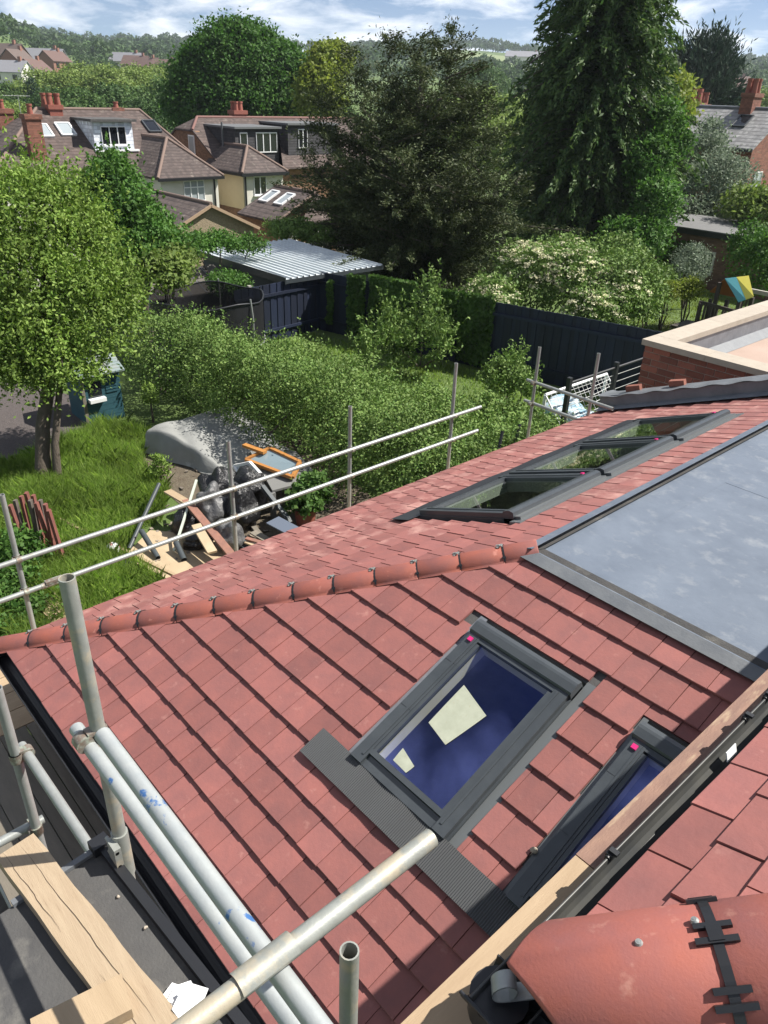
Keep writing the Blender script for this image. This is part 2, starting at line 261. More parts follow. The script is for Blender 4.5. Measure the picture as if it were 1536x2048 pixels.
def lay_tiles(sl, part, keep, holes, urange, near, offs=0., tw=TW, rows=ROWS, m=None, h1=.046, kk=.023):
    """lay every course; returns the tiles as (distance, callable) so that the nearest become objects"""
    outl = []; m = m or M['tile']; shared = {}; g = np.random.default_rng(5)
    for r in range(len(rows)-1):
        S0 = rows[r]; gauge = rows[r+1]-S0; S1 = S0+gauge+.045; k = kk/gauge; u = urange[0]-tw*(r % 2)/2+offs
        while u < urange[1]:
            a, b = u+.0015, u+tw-.0015; u += tw; full = [(a, S0), (b, S0), (b, S1), (a, S1)]
            for (w0, w1, s0, s1) in holes:
                if b > w0 and a < w1 and S0+gauge > s0 and S0 < s1:
                    cand = [[(max(a, -1e9), S0), (min(b, w0), S0), (min(b, w0), S1), (a, S1)] if a < w0 else [], [(max(a, w1), S0), (b, S0), (b, S1), (max(a, w1), S1)] if b > w1 else [],
                            [(a, max(S0, s1)), (b, max(S0, s1)), (b, S1), (a, S1)] if S0+gauge > s1+.02 else [], [(a, S0), (b, S0), (b, min(S1, s0)), (a, min(S1, s0))] if S0 < s0-.02 else []]
                    full = max(cand, key=area); 
                    if area(full) < .0022: full = []; break
                    a2 = [q[0] for q in full]; a, b = min(a2), max(a2)
            if not full: continue
            p = clip(full, keep)
            if len(p) < 3 or area(p) < .0015: continue
            roll = .022+g.normal(0, .011); dS = g.normal(0, .0012); isfull = len(p) == 4 and abs(area(p)-(tw-.003)*(S1-S0)) < 1e-6
            c = sl.p((a+b)/2, S0, .03); d = np.linalg.norm(c-CAM); u_c = (a+b)/2; Sb = min(q[1] for q in p)
            outl.append((d, p, S0, k, roll, dS, isfull, u_c, round(gauge, 3), Sb))
    outl.sort(key=lambda t: t[0]); objs = outl[:near]; rest = outl[near:]
    for (d, p, S0, k, roll, dS, isfull, uc, gauge, Sb) in objs:
        if isfull:
            if gauge not in shared: shared[gauge] = tile_mb([(q[0]-uc, q[1]-S0) for q in p], 0, k, 0, h1).mesh('roof_tile', m)
            me = shared[gauge]; Mx = sl.M(uc, S0+dS) @ Matrix.Rotation(-roll, 4, 'Y') @ Matrix.Rotation(g.normal(0, .004), 4, 'Z')
        else:
            me = tile_mb([(q[0]-uc, q[1]-S0) for q in p], 0, k, roll, h1).mesh('roof_tile', m); Mx = sl.M(uc, S0)
        inst(me, 'roof_tile', Mx, part)
    if rest:
        mb = MB()
        for (d, p, S0, k, roll, dS, isfull, uc, gauge, Sb) in rest:
            t = tile_mb(p, S0, k, roll, h1); mb.add([sl.p(*q) for q in t.v], t.f)
        o = mb.build('roof_tile_field', mt_stuff, part); o['kind'] = 'stuff'
    return len(outl)
mt_stuff = mat('clay_tile_far', (.285,.104,.088), .70, var=(.195,.080,.074), scale=6.5, amt=1.1, bump=.0012, bscale=60, island=.13, stain=(.45,.25,.215), sscale=4.5, spos=(.50,.76))
def u2y(l): return [(-b, -a, c, d) for a, b, c, d in l]
WN = [(-2.545, -1.70, 1.10, 2.44), (-1.325, -.50, 1.10, 2.44)]; WNT = [(-2.56, -1.652, 1.10, 2.46), (-1.335, -.45, 1.10, 2.46)]
WF = [(4.40, 8.28, 1.25, 2.56)]
def underlay(sl, holes, ulo, uhi, name, sign):
    mb = MB(); ss = sorted({-.02, SMAX+.115}|{h[2] for h in holes}|{h[3] for h in holes})
    for s0, s1 in zip(ss[:-1], ss[1:]):
        us = []; hs = sorted([h for h in holes if h[2] <= s0+1e-6 and h[3] >= s1-1e-6])
        edges = []; cur = None
        for h in hs: edges.append((cur, h[0])); cur = h[1]
        edges.append((cur, None))
        for a, b in edges:
            f = lambda S, e, lo: ((ulo(S) if lo else uhi(S)) if e is None else e)
            mb.poly([sl.p(f(s0, a, 1), s0, .012), sl.p(f(s0, b, 0), s0, .012), sl.p(f(s1, b, 0), s1, .012), sl.p(f(s1, a, 1), s1, .012)])
    return mb.build(name, M['felt'], ext)
slopeN = underlay(SN, WN, lambda S: EX+S*PC, lambda S: .1, 'front_roof_slope', 1)
slopeF = underlay(SF, u2y(WF), lambda S: -9.4, lambda S: -(EY+S*PC), 'garden_roof_slope', -1)
nN = lay_tiles(SN, slopeN, lambda q: q[0]-(EX+max(q[1], 0)*PC+.02), WNT, (EX-.1, -.30), 400, offs=.021)
nF = lay_tiles(SF, slopeF, lambda q: -q[0]-(EY+max(q[1], 0)*PC+.02), u2y(WF), (-9.38, -1.0), max(60, 300-nN))
print('tiles', nN, nF)
# hip tiles and their clips
hd = unit((1, 1, TP)); hn = unit(np.array([0,-PS,PC])+np.array([-PS,0,PC])); hn = unit(hn-hd*(hn@hd)); hs = np.cross(hd, hn)
def hip_tile_mesh(L, r, th, half, n=12, flare=0.):
    mb = MB(); a = [(-half+2*half*i/n) for i in range(n+1)]; ring = lambda y, rr: [(math.sin(t)*rr, y, math.cos(t)*rr) for t in a]; m = n+1
    R = [ring(0, r), ring(.006, r+.003), ring(L-.006, r+.003-flare), ring(L, r-flare), ring(L, r-th), ring(0, r-th)]
    vs = sum(R, []); fs = []; K = len(R)
    for k in range(K):
        k2 = (k+1) % K
        for i in range(n): fs.append((k*m+i, k*m+i+1, k2*m+i+1, k2*m+i))
    fs += [tuple(k*m for k in range(K))[::-1], tuple(k*m+n for k in range(K))]
    mb.add(vs, [f[::-1] for f in fs], True); return mb
def arc_strip(mb, y0, y1, r0, r1, a0, a1, n=8):
    vs = []; 
    for i in range(n+1):
        t = a0+(a1-a0)*i/n; vs += [(math.sin(t)*r, y, math.cos(t)*r) for r, y in((r0, y0), (r1, y0), (r1, y1), (r0, y1))]
    fs = [(4*i+k, 4*i+(k+1) % 4, 4*i+4+(k+1) % 4, 4*i+4+k) for i in range(n) for k in range(4)]+[(0,1,2,3), tuple(4*n+k for k in(3,2,1,0))]
    return mb.add(vs, fs)
HR = .102; HC = V(EX, EY, EZ)-hn*.020
hframe = lambda t, lift=0: frame(HC+hd*t+hn*lift, hs*-1 if False else np.cross(hd, hn), hd, hn)
hipme = hip_tile_mesh(.312, HR, .014, math.radians(74)).mesh('hip_tile', M['hip']); hip0 = hip_tile_mesh(.345, HR, .014, math.radians(74)).mesh('hip_tile', M['hip'])
mb = MB(); arc_strip(mb, -.0065, .0065, HR+.002, HR+.006, math.radians(-64), math.radians(64))
for t in(-50, 50): arc_strip(mb, -.013, .013, HR+.003, HR+.010, math.radians(t-4), math.radians(t+4), 2)
clipme = mb.mesh('hip_clip', M['black'])
mb = MB(); mb.box(-.028, .028, -.010, .010, HR+.007, HR+.013); mb.box(-.008, .008, -.030, .030, HR+.012, HR+.018); mb.tube((0,0,HR+.016), (0,0,HR+.022), .006, n=6); topme = mb.mesh('clip_screw_plate', M['galv'])
t = -.10; k = 0
while t < 4.22:
    first = k == 0; L = .345 if first else .312; me = hipme
    if first: me = hip0
    if t+L > 4.27: me = hip_tile_mesh(4.27-t, HR, .014, math.radians(74)).mesh('hip_tile', M['hip'])
    inst(me, 'hip_tile', hframe(t, random.uniform(-.002, .003)) @ Matrix.Rotation(random.uniform(-.012, .012), 4, 'Z'), ext)
    if t+L < 4.15 or abs(t+L-4.0) < .2:
        c = inst(clipme, 'hip_clip', hframe(t+L+.002), ext); inst(topme, 'clip_screw_plate', hframe(t+L+.002), c)
    t += L+.003; k += 1
mb = MB(); mb.grid(lambda u, v: HC+hd*(-.10-.05*(1 if u > .3 else u/.3)-.03*math.sin(max(0, u-.3)*7)) + hn*(-.03+.02*u+.035*(1-math.cos(max(0, u-.3)*7)))+hs*(v-.5)*.03, 12, 1); mb.build('hip_iron', M['galv'], ext)
# skylights
def skylight(sl, name, u0, u1, S0, S1, H=.085, right=1, lab=None, glass=None, shaft=1):
    fr = MB(); bw = .088; B = lambda *a: sl.box(fr, *a)
    B(u0, u0+bw, S0, S1-.10, .0, H); B(u1-bw, u1, S0, S1-.10, .0, H); B(u0+bw, u1-bw, S0, S0+.075, .0, H-.02)
    B(u0+bw*.62, u0+bw*.8, S0+.05, S1-.13, H, H+.006); B(u1-bw*.8, u1-bw*.62, S0+.05, S1-.13, H, H+.006)
    B(u0-.012, u0, S0-.005, S1, -.02, H*.55); B(u1, u1+.012, S0-.005, S1, -.02, H*.55)
    f = fr.build('skylight', M['frame'], ext); 
    if lab: f['label'] = lab
    mb = MB()
    prof = [(.03, .0), (.03, H+.006), (.04, H+.018), (.09, H+.026), (.11, H+.024), (.142, H+.008), (.147, 0)]
    for uu in(u0-.012, ): 
        a = [sl.p(u0-.012, S1-.14+q[0], q[1]) for q in prof]; mb.prism(a, sl.ax*(u1-u0+.024))
    mb.build('top_hood', M['frame'], f)
    mb = MB(); sl.box(mb, u0+bw, u1-bw, S0+.077, S0+.112, H-.035, H+.002); sl.box(mb, u0+bw+.001, u0+bw+.026, S0+.112, S1-.16, H-.04, H-.004); sl.box(mb, u1-bw-.026, u1-bw-.001, S0+.112, S1-.16, H-.04, H-.004); sl.box(mb, u0+bw, u1-bw, S1-.145, S1-.112, H-.04, H-.002)
    mb.build('sash', M['frame'], f)
    mb = MB(); mb.poly([sl.p(a, b, H-.028) for a, b in((u0+bw+.02, S0+.10), (u1-bw-.02, S0+.10), (u1-bw-.02, S1-.135), (u0+bw+.02, S1-.135))]); mb.build('pane', glass or M['glass'], f)
    mb = MB(); d = -.05                                         # plastered shaft below the pane
    a0, a1, b0, b1 = u0+bw+.026, u1-bw-.026, S0+.11, S1-.14
    q = [(a0, b0), (a1, b0), (a1, b1), (a0, b1)]
    for i in range(4): (ua, sa), (ub, sb) = q[i], q[(i+1) % 4]; mb.poly([sl.p(ua, sa, H-.04), sl.p(ub, sb, H-.04), sl.p(ub, sb, d), sl.p(ua, sa, d)])
    mb.build('shaft_lining', M['room'] if glass is None else M['shaftgrey'], f)
    mb = MB(); sl.box(mb, u0+bw*.25, u0+bw*.62, S1-.175, S1-.145, H, H+.014); mb.build('safety_tag', M['pink'], f)
    for t in(.36, .7): 
        mb = MB(); sl.box(mb, u0+.001, u0+bw-.002, S0+t*(S1-S0), S0+t*(S1-S0)+.002, H, H+.0012); mb.build('cover_joint', M['black'], f)
    return f
k1 = skylight(SN, 'a', -2.50, -1.725, 1.185, 2.395, lab='large skylight with deep blue glass and a pink tag')
k2 = skylight(SN, 'b', -1.29, -.515, 1.185, 2.395, lab='skylight half hidden under the house gutter')
yF = [(4.47, 5.69, 'nearest'), (5.77, 6.98, 'middle'), (7.07, 8.2, 'farthest')]
for a, b, nm in yF:
    f = skylight(SF, nm, -b, -a, 1.33, 2.49, H=.10, lab='%s of three skylights on the garden slope' % nm, glass=M['glass2'])
for (a, b) in((-2.57, -2.512), (-1.713, -1.64), (-1.335, -1.302)):                      # side flashings
    mb = MB(); SN.box(mb, a, b, 1.10, 2.45, .014, .024); mb.build('side_flashing', M['frame2'] if a > -2 and b > -1.7 else M['lead2'], ext)
mb = MB(); SF.box(mb, -8.30, -4.40, 2.49, 2.60, .02, .05); mb.build('top_flashing', M['frame2'], ext)
mb = MB()
for a, b, _ in yF: SF.box(mb, -b, -a, 2.49, 2.555, .02, .095-.02)
mb.build('skylight_upstand', M['frame2'], ext)
# pleated aprons below the windows
def apron(sl, u0, u1, S0, S1, h):
    mb = MB(); n = int((u1-u0)/.0065)
    mb.grid(lambda u, v: sl.p(u0+(u1-u0)*u, S0+(S1-S0)*v, h+(.0045 if int(round(u*n)) % 2 else 0)+(1-v)*.006+.004*math.sin(u*31)), n, 2, False); return mb.build('pleated_apron', M['apron'], ext)
apron(SN, -2.79, -1.16, .995, 1.195, .056); apron(SF, -8.35, -4.30, 1.10, 1.34, .056)
# flat top
ZT = 3.775; XE = -2.63; YE = 3.855
sheets = [(XE, -2.30, YE, 9.36), (-2.30, .10, YE, 5.0), (-2.30, .10, 5.0, 6.1), (-2.30, .10, 6.1, 7.2), (-2.30, .10, 7.2, 8.3), (-2.30, .10, 8.3, 9.36)]
for i, (a, b, c, d) in enumerate(sheets):
    mb = MB(); z = ZT+(.002 if i % 2 else 0)+(.002 if i == 0 else 0); nx, ny = 12, 12; g = np.random.default_rng(i)
    ph = g.uniform(0, 6, 4); e0 = .02 if i else 0
    mb.grid(lambda u, v: V(a-e0+(b-a+e0)*u, c+(d-c+.015)*v, z+.004*math.sin(5*u*(b-a)+ph[0])*math.sin(4*v*(d-c)+ph[1])*(u*(1-u)*v*(1-v)*16)), nx, ny)
    mb.prism([(a-e0, c, z-.02), (b, c, z-.02), (b, c, z), (a-e0, c, z)], (0, .001, 0))
    mb.build('flat_roof_sheet', M['lead'], ext)
mb = MB(); mb.box(XE+.02, .1, YE-.012, YE+.03, ZT-.11, ZT-.012); mb.tube((XE+.02, YE-.006, ZT-.012), (.1, YE-.006, ZT-.012), .016, n=8); mb.build('edge_trim', M['lead2'], ext)
mb = MB(); SN.box(mb, -2.70, .1, 2.985, 3.08, .054, .060); mb.build('edge_flashing', M['flash'], ext)
mb = MB(); mb.box(XE-.012, XE+.03, YE, 9.36, ZT-.10, ZT-.006); SF.box(mb, -9.36, -YE, 3.075, 3.16, .052, .058); mb.build('edge_flashing', M['lead'], ext)
# gutter, fascia, walls, room
def gutter(mb, p0, p1, r, n=10, th=.004, up=(0,0,1)):
    p0 = V(*p0); p1 = V(*p1); a = unit(p1-p0); s = np.cross(a, up); up = V(*up)
    pr = [(math.cos(math.pi*i/n), -math.sin(math.pi*i/n)) for i in range(n+1)]; pr = [(x*r, y*r) for x, y in pr]+[(x*(r-th), y*(r-th)) for x, y in pr[::-1]]
    m = len(pr); vs = [p+s*x+up*y for p in(p0, p1) for x, y in pr]
    mb.add(vs, [(i, (i+1) % m, m+(i+1) % m, m+i) for i in range(m)], False); return mb
mb = MB(); gutter(mb, (EX-.08, .985, 2.565), (.1, .985, 2.565), .062); mb.tube((EX-.08, .923, 2.565), (.1, .923, 2.565), .006, n=6); mb.tube((EX-.085, .985, 2.55), (EX-.07, .985, 2.55), .062, n=14); mb.build('gutter', M['black'], ext)
mb = MB(); gutter(mb, (EX-.045, .93, 2.563), (EX-.045, 9.4, 2.563), .060); mb.build('gutter', M['black'], ext)
mb = MB(); mb.box(EX+.02, .1, 1.055, 1.085, 2.36, 2.58); mb.box(EX+.02, EX+.05, 1.085, 9.4, 2.36, 2.58); mb.build('fascia', M['black'], ext)
rz0 = EZ-.03; mb = MB(); mb.prism([(EX+.3, 1.25, -.1), (EX+.3, 1.5, -.1), (EX+.3, 1.5, rz0+.45*TP), (EX+.3, 1.25, rz0+.2*TP)], (5.3-.0, 0, 0)); mb.prism([(EX+.12, 1.5, -.1), (EX+.26, 1.5, -.1), (EX+.26, 1.5, rz0+.26*TP), (EX+.12, 1.5, rz0+.12*TP)], (0, 7.8, 0)); mb.prism([(EX+.25, 9.15, -.1), (.1, 9.15, -.1), (.1, 9.15, 3.7), (XE, 9.15, 3.7), (EX+.25, 9.15, rz0+.25*TP)], (0, .2, 0)); mb.box(.08, .3, 1.25, 9.4, -.1, 3.7); mb.build('wall', M['brick'], ext)
mb = MB(); mb.box(EX+.27, .07, 1.51, 9.14, .02, .06); mb.build('floor', M['roomfloor'], ext)
mb = MB(); mb.box(EX+.265, EX+.275, 1.51, 9.14, .06, 2.66); mb.box(EX+.28, .07, 1.502, 1.512, .06, 2.72); mb.prism([(EX+.28, 9.13, .06), (.07, 9.13, .06), (.07, 9.13, 3.7), (XE, 9.13, 3.7), (EX+.28, 9.13, 2.66)], (0, .008, 0)); mb.box(.06, .07, 1.52, 9.12, .06, 3.7); mb.build('inner_wall', M['room'], ext)
# party-wall upstand with its wavy lead capping at the far end
def roofz(x): return EZ+max(0, min(x, XE)-EX)*TP
mb = MB(); xs = [EX-.05, -4.6, -3.6, XE, .1]
mb.prism([(x, 9.37, roofz(x)-.02) for x in xs]+[(x, 9.37, roofz(x)+.25) for x in xs[::-1]], (0, .34, 0)); mb.build('party_upstand', M['lead2'], ext)
mb = MB(); mb.grid(lambda u, v: V(EX-.08+u*5.7, 9.33+.42*v, roofz(EX-.08+u*5.7)+.258+.012*math.sin(u*95)*(1-v)**2+.05*math.sin(v*math.pi)*.3), 110, 5); mb.build('lead_capping', M['flash'], ext)
mb = MB(); mb.poly([(EX-.02, 9.20, roofz(EX)+.07), (XE, 9.20, roofz(XE)+.07), (XE, 9.375, roofz(XE)+.10), (EX-.02, 9.375, roofz(EX)+.10)]); mb.build('lead_soaker', M['lead2'], ext)
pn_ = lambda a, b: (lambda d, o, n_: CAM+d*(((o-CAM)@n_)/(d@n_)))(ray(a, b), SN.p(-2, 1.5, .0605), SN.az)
for k, q in enumerate((((928, 1370), (973, 1432), (891, 1490), (857, 1445)), ((806, 1496), (829, 1533), (812, 1546), (786, 1520)))):  # pale added sheets on the pane stand in for sunlight on the floor
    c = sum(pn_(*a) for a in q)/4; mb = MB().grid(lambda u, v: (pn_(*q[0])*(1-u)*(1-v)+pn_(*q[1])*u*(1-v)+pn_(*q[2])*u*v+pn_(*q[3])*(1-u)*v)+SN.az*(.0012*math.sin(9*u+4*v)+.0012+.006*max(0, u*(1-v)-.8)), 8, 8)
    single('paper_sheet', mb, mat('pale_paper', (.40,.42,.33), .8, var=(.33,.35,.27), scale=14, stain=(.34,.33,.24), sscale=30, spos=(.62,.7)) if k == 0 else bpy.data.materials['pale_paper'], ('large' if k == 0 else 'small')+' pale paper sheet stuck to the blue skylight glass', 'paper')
# ================================================================== main house eaves in the right foreground
MP = math.radians(25); MC, MS = math.cos(MP), math.sin(MP); MX, MY, MZ = -.42, .85, 5.02
house = thing('main_house', (1.5, 3, 0), 'main house roof corner with plain red tiles, black gutter and clay hip in foreground', 'building')
SM = Slope((MX, 0, MZ), (0,-1,0), (MC,0,MS), (-MS,0,MC))
SM2 = Slope((0, MY, MZ), (1,0,0), (0,MC,MS), (0,-MS,MC))
mb = MB(); mb.poly([SM.p(-MY, 0, -.02), SM.p(-MY-2.4, 2.65, -.02), SM.p(-5.5, 2.65, -.02), SM.p(-5.5, 0, -.02)]); slM = mb.build('garden_roof_slope', M['felt'], house)
mb = MB(); mb.poly([SM2.p(MX, 0, -.02), SM2.p(2.4, 0, -.02), SM2.p(2.4, 2.65, -.02), SM2.p(MX+2.4, 2.65, -.02)]); slM2 = mb.build('front_roof_slope', M['felt'], house)
MR = [-.002+.118*i for i in range(10)]
def tile_rows(sl, part, keep, ur, near, offs): return lay_tiles(sl, part, keep, [], ur, near, offs=offs, tw=.207, rows=MR, h1=.030, kk=.014)
_TH = TH; TH = .012
tile_rows(SM, slM, lambda q: -q[0]-(MY+max(q[1], 0)*MC), (-4.2, -.6), 90, .2155)
tile_rows(SM2, slM2, lambda q: q[0]-(MX+max(q[1], 0)*MC), (-.5, 1.0), 20, .05)
TH = _TH
mhd = unit((1, 1, math.tan(MP))); mhn = unit(np.array([0,-MS,MC])+np.array([-MS,0,MC])); mhn = unit(mhn-mhd*(mhn@mhd)); mhx = np.cross(mhd, mhn)
MH = .135; mfr = lambda t, l=0: frame(V(MX, MY, MZ)-mhn*.045+mhd*t+mhn*l, mhx, mhd, mhn)
hm2 = mat('clay_hip_near', (.35,.095,.060), .75, var=(.25,.09,.085), scale=7, amt=.9, bump=.0007, bscale=150, stain=(.45,.22,.17), sscale=16, spos=(.60,.78))
# the foot of the hip is cut to the eaves angle
foot = hip_tile_mesh(.40, MH, .015, math.radians(78), 16); foot.v = [(x, (abs(x)*.75 if y < .1 else 0)+y, z) for x, y, z in foot.v]
inst(foot.mesh('hip_tile', hm2), 'hip_tile', mfr(-.035), house); me = hip_tile_mesh(.40, MH, .015, math.radians(78), 16).mesh('hip_tile', hm2)
for k in range(1, 4): inst(me, 'hip_tile', mfr(-.035+.404*k), house)
mb = MB(); arc_strip(mb, -.010, .010, MH+.001, MH+.007, math.radians(-72), math.radians(72), 14)
for t, w_ in((-54, .024), (-46, .030), (-9, .036), (3, .040), (36, .034), (47, .038)): arc_strip(mb, -w_, w_, MH+.003, MH+.011, math.radians(t-2.4), math.radians(t+2.4), 2)
for t in(-2,): arc_strip(mb, -.014, .014, MH+.007, MH+.013, math.radians(t-6), math.radians(t+6), 3)
for k in range(3):
    c = inst(mb.mesh('hip_clip', M['black']), 'hip_clip', mfr(.367+.404*k), house)
    q = MB(); q.tube((0,0,MH+.011), (0,0,MH+.017), .009, .006, n=10); q.tube((0,0,MH+.017), (0,0,MH+.0175), .003, n=6); inst(q.mesh('screw', M['galv']), 'screw', mfr(.367+.404*k) @ Matrix.Rotation(math.radians(-2), 4, 'Y'), c)
q = MB(); q.tube((0,0,MH+.001), (0,0,MH+.008), .009, .006, n=10); q.tube((0,0,MH+.008), (0,0,MH+.0085), .003, n=6); inst(q.mesh('screw', M['galv']), 'screw', mfr(.225) @ Matrix.Rotation(math.radians(-3), 4, 'Y'), house)
# curled hip iron at the foot
mb = MB(); base = V(MX, MY, MZ)-mhn*.015+mhd*.045
def iron(u, v):
    L = u*.26
    if L < .11: a, b = -.00-L, 0.
    else:
        th = (L-.11)/.026; a = -.11-.026*math.sin(th); b = .026*(1-math.cos(th))
    return base+mhd*a+V(0,0,1)*b+mhx*(v-.5)*.036
mb.grid(iron, 30, 1); mb.grid(lambda u, v: iron(u, v)+mhn*.004, 30, 1); mb.build('hip_iron', M['galv'], house)
# gutters, brackets, boards
mb = MB(); gutter(mb, (MX-.022, MY-.10, MZ-.03), (MX-.022, 6.0, MZ-.03), .056); mb.tube((MX-.078, MY-.10, MZ-.03), (MX-.078, 6.0, MZ-.03), .004, n=6); mb.build('gutter', mat('gutter_grey', (.035,.037,.038), .45, var=(.06,.06,.055), scale=8), house)
mb = MB(); gutter(mb, (MX-.10, MY-.045, MZ-.032), (3, MY-.045, MZ-.032), .06); mb.tube((MX-.10, MY-.105, MZ-.03), (3, MY-.105, MZ-.03), .0045, n=6); mb.tube((MX-.045, MY-.045, MZ-.095), (MX-.045, MY-.045, MZ-.04), .062, n=16); mb.build('gutter', M['black'], house)
for y in(1.26, 1.98, 2.12, 3.0):
    mb = MB(); mb.box(MX-.088, MX-.072, y-.012, y+.012, MZ-.06, MZ-.020); mb.box(MX-.085, MX-.062, y-.006, y+.009, MZ-.020, MZ-.012); mb.tube((MX-.079, y-.018, MZ-.028), (MX-.079, y+.018, MZ-.028), .007, n=8); mb.build('gutter_bracket', M['black'], house)
mb = MB(); mb.obox((MX-.040, 1.80, MZ-.022), (0,1,0), (.35,0,-1), (1,0,.35), .055, .03, .003); mb.build('gutter_label', M['white'], house)
mb = MB(); mb.box(MX+.02, MX+.05, MY-.0, 6, MZ-.24, MZ-.035); mb.box(MX+.05, 3, MY+.02, MY+.05, MZ-.24, MZ-.035); mb.build('fascia', M['black'], house)
mb = MB(); mb.box(MX+.40, MX+.62, MY+.45, 6, 3.76, MZ-.1); mb.box(.31, 3, MY+.45, 6, -.1, 3.75); mb.build('wall', M['brick'], house)
mb = MB(); mb.box(MX+.05, MX+.40, MY+.05, 6, MZ-.23, MZ-.215); mb.build('soffit', M['white'], house)
mb = MB(); mb.box(MX-.178, MX-.045, .30, 1.285, MZ-.20, MZ-.155); tag(mb.build('eaves_board', M['timberY'], house), 'pale new timber length of eaves board')
mb = MB(); mb.box(MX-.179, MX-.045, 1.288, 6.0, MZ-.20, MZ-.154); tag(mb.build('eaves_board', M['timberdirty'], house), 'dusty red-brown length of eaves board')  # far length coloured darker for shade, near length left in the lit tone
mb = MB()
for y in(1.6, 2.6, 3.6, 4.6): mb.box(MX-.10, MX+.02, y, y+.04, MZ-.25, MZ-.201)
mb.build('board_batten', M['timberdirty'], house)
# ================================================================== scaffolding
TR = .0242
def gy(px, py, y): d = ray(px, py); return CAM + d*((y-CAM[1])/d[1])
def pole(parent, name, p0, p1, m='galv'): return MB().tube(p0, p1, TR, n=16, hollow=.0042).build(name, M[m], parent)
mb = MB()
for s in(1, -1): mb.tube((0, 0, -.026), (0, 0, .026), TR+.007, n=12, caps=True)
mb.box(.012, .04, -.020, .020, -.034, -.020); mb.tube((.026, -.05, .012), (.026, .045, .012), .0055, n=6); mb.tube((.026, -.048, .012), (.026, -.036, .012), .010, n=6)
mb.tube((.053, -.022, 0), (.053, .022, 0), TR+.006, n=14); mb.box(-.010, .010, -.040, -.02, -.016, .016)
coupme = mb.mesh('coupler', M['rust'])
def coupler(parent, p, ax=(1,0,0), ay=(0,1,0)): ax = unit(ax); ay = unit(ay); return inst(coupme, 'coupler', frame(V(*p), ax, ay, np.cross(ax, ay)), parent)
def plank(parent, p0, p1, wd, ht, m, name='board', up=(0,0,1)): return MB().bar(p0, p1, wd, ht, up).build(name, m if not isinstance(m, str) else M[m], parent)
sc = thing('scaffold', (-6.47, 4, 0), 'steel tube scaffold with two guard rails along the garden side of the extension', 'scaffold')
SX = -6.47; RZ = (2.805, 2.455)
for y, top in((1.485, 3.45), (3.74, 3.35), (5.40, 3.35), (7.20, 3.53), (8.98, 3.43)):
    pole(sc, 'upright', (SX, y, 0), (SX, y, top), 'galv')
    if y < 8:
        for z in RZ: coupler(sc, (SX, y, z), (1,0,0), (0,1,0))
for z in RZ: pole(sc, 'guard_rail', (SX+.053, .1, z), (SX+.053, 7.72 if z > 2.6 else 7.70, z+.01), 'galv')
mb = MB().tube((SX+.053, 1.62, RZ[1]), (SX+.053, 1.86, RZ[1]), TR+.005, n=12); mb.box(SX+.03, SX+.085, 1.66, 1.82, RZ[1]+.015, RZ[1]+.04); mb.build('sleeve_coupler', M['rust'], sc)
for x, top in((-5.53, 3.56), ): pole(sc, 'upright', (x, 9.05, 0), (x, 9.05, top))
for z, x1 in((2.89, -5.12), (2.565, -5.6)): pole(sc, 'guard_rail', (-6.62, 9.03-.05, z), (x1, 9.03-.05, z)); coupler(sc, (SX, 8.98, z), (0,-1,0), (1,0,0))
for i in range(5): plank(sc, (-6.37+.236*i, -.9+.02*(i % 2), 1.93), (-6.37+.236*i, 9.3, 1.93), .226, .038, 'timberY')
for y in(-.4, .95, 3.7, 5.4, 7.2): pole(sc, 'transom', (-6.6, y, 1.88), (-5.3, y, 1.88))
sc2 = thing('scaffold', (-2, .5, 0), 'steel tube scaffold with grey walkway boards beside the front eaves of the extension', 'scaffold')
pole(sc2, 'upright', (-1.95, .565, 0), (-1.95, .565, 5.34), 'galv3')
pole(sc2, 'upright', (-3.10, .50, 0), (-3.10, .50, 4.16), 'galv'); pole(sc2, 'upright', (-.82, .70, 0), (-.82, .70, 4.80), 'galv3')
pole(sc2, 'ledger', (-1.71, .505, 4.945), (.7, .490, 4.945), 'galv2'); pole(sc2, 'ledger', (-2.045, .525, 4.70), (.7, .535, 4.70), 'galv2')
pole(sc2, 'transom', (-.815, .955, 4.997), (-.825, -.6, 4.997), 'galv3'); pole(sc2, 'ledger', (-3.16, .545, 3.72), (-2.27, .565, 3.70), 'galv')
pole(sc2, 'transom', (-3.14, .55, 3.2), (-3.14, -.8, 3.2), 'galv'); pole(sc2, 'ledger', (-5.4, .36, 1.87), (.4, .36, 1.87), 'galv'); pole(sc2, 'ledger', (-5.4, .88, 1.87), (.4, .88, 1.87), 'galv')
coupler(sc2, (-1.95, .565, 4.72), (0,-1,0), (-1,0,0)); coupler(sc2, (-3.10, .50, 3.72), (0,1,0), (1,0,0)); coupler(sc2, (-3.10, .50, 3.20), (-1,0,0), (0,1,0))
mb = MB().tube((-1.95, .565, 4.02), (-1.95, .565, 4.24), TR+.006, n=14); mb.box(-1.965, -1.90, .52, .545, 4.05, 4.22)
for z in(4.07, 4.13, 4.20): mb.tube((-1.99, .53, z), (-1.90, .53, z), .008, n=6)
mb.build('sleeve_coupler', M['galv3'], sc2)
mb = MB(); mb.grid(lambda u, v: V(-.82+.031*math.cos(math.pi*(.1+.8*v)), .40+.14*u, 4.997+.031*math.sin(math.pi*(.1+.8*v))), 6, 8); mb.build('coupler_flap', M['galv3'], sc2)
for i, (y, a) in enumerate(((.455, -.02), (.665, .0), (.875, .01), (1.085, .0))): plank(sc2, (-5.28, y, 1.95), (.3, y+a, 1.95), .205 if i < 2 else .20, .038, 'oldboard')
for x in(-4.9, -3.6, -2.3): pole(sc2, 'transom', (x, .2, 1.91), (x, 1.2, 1.91))
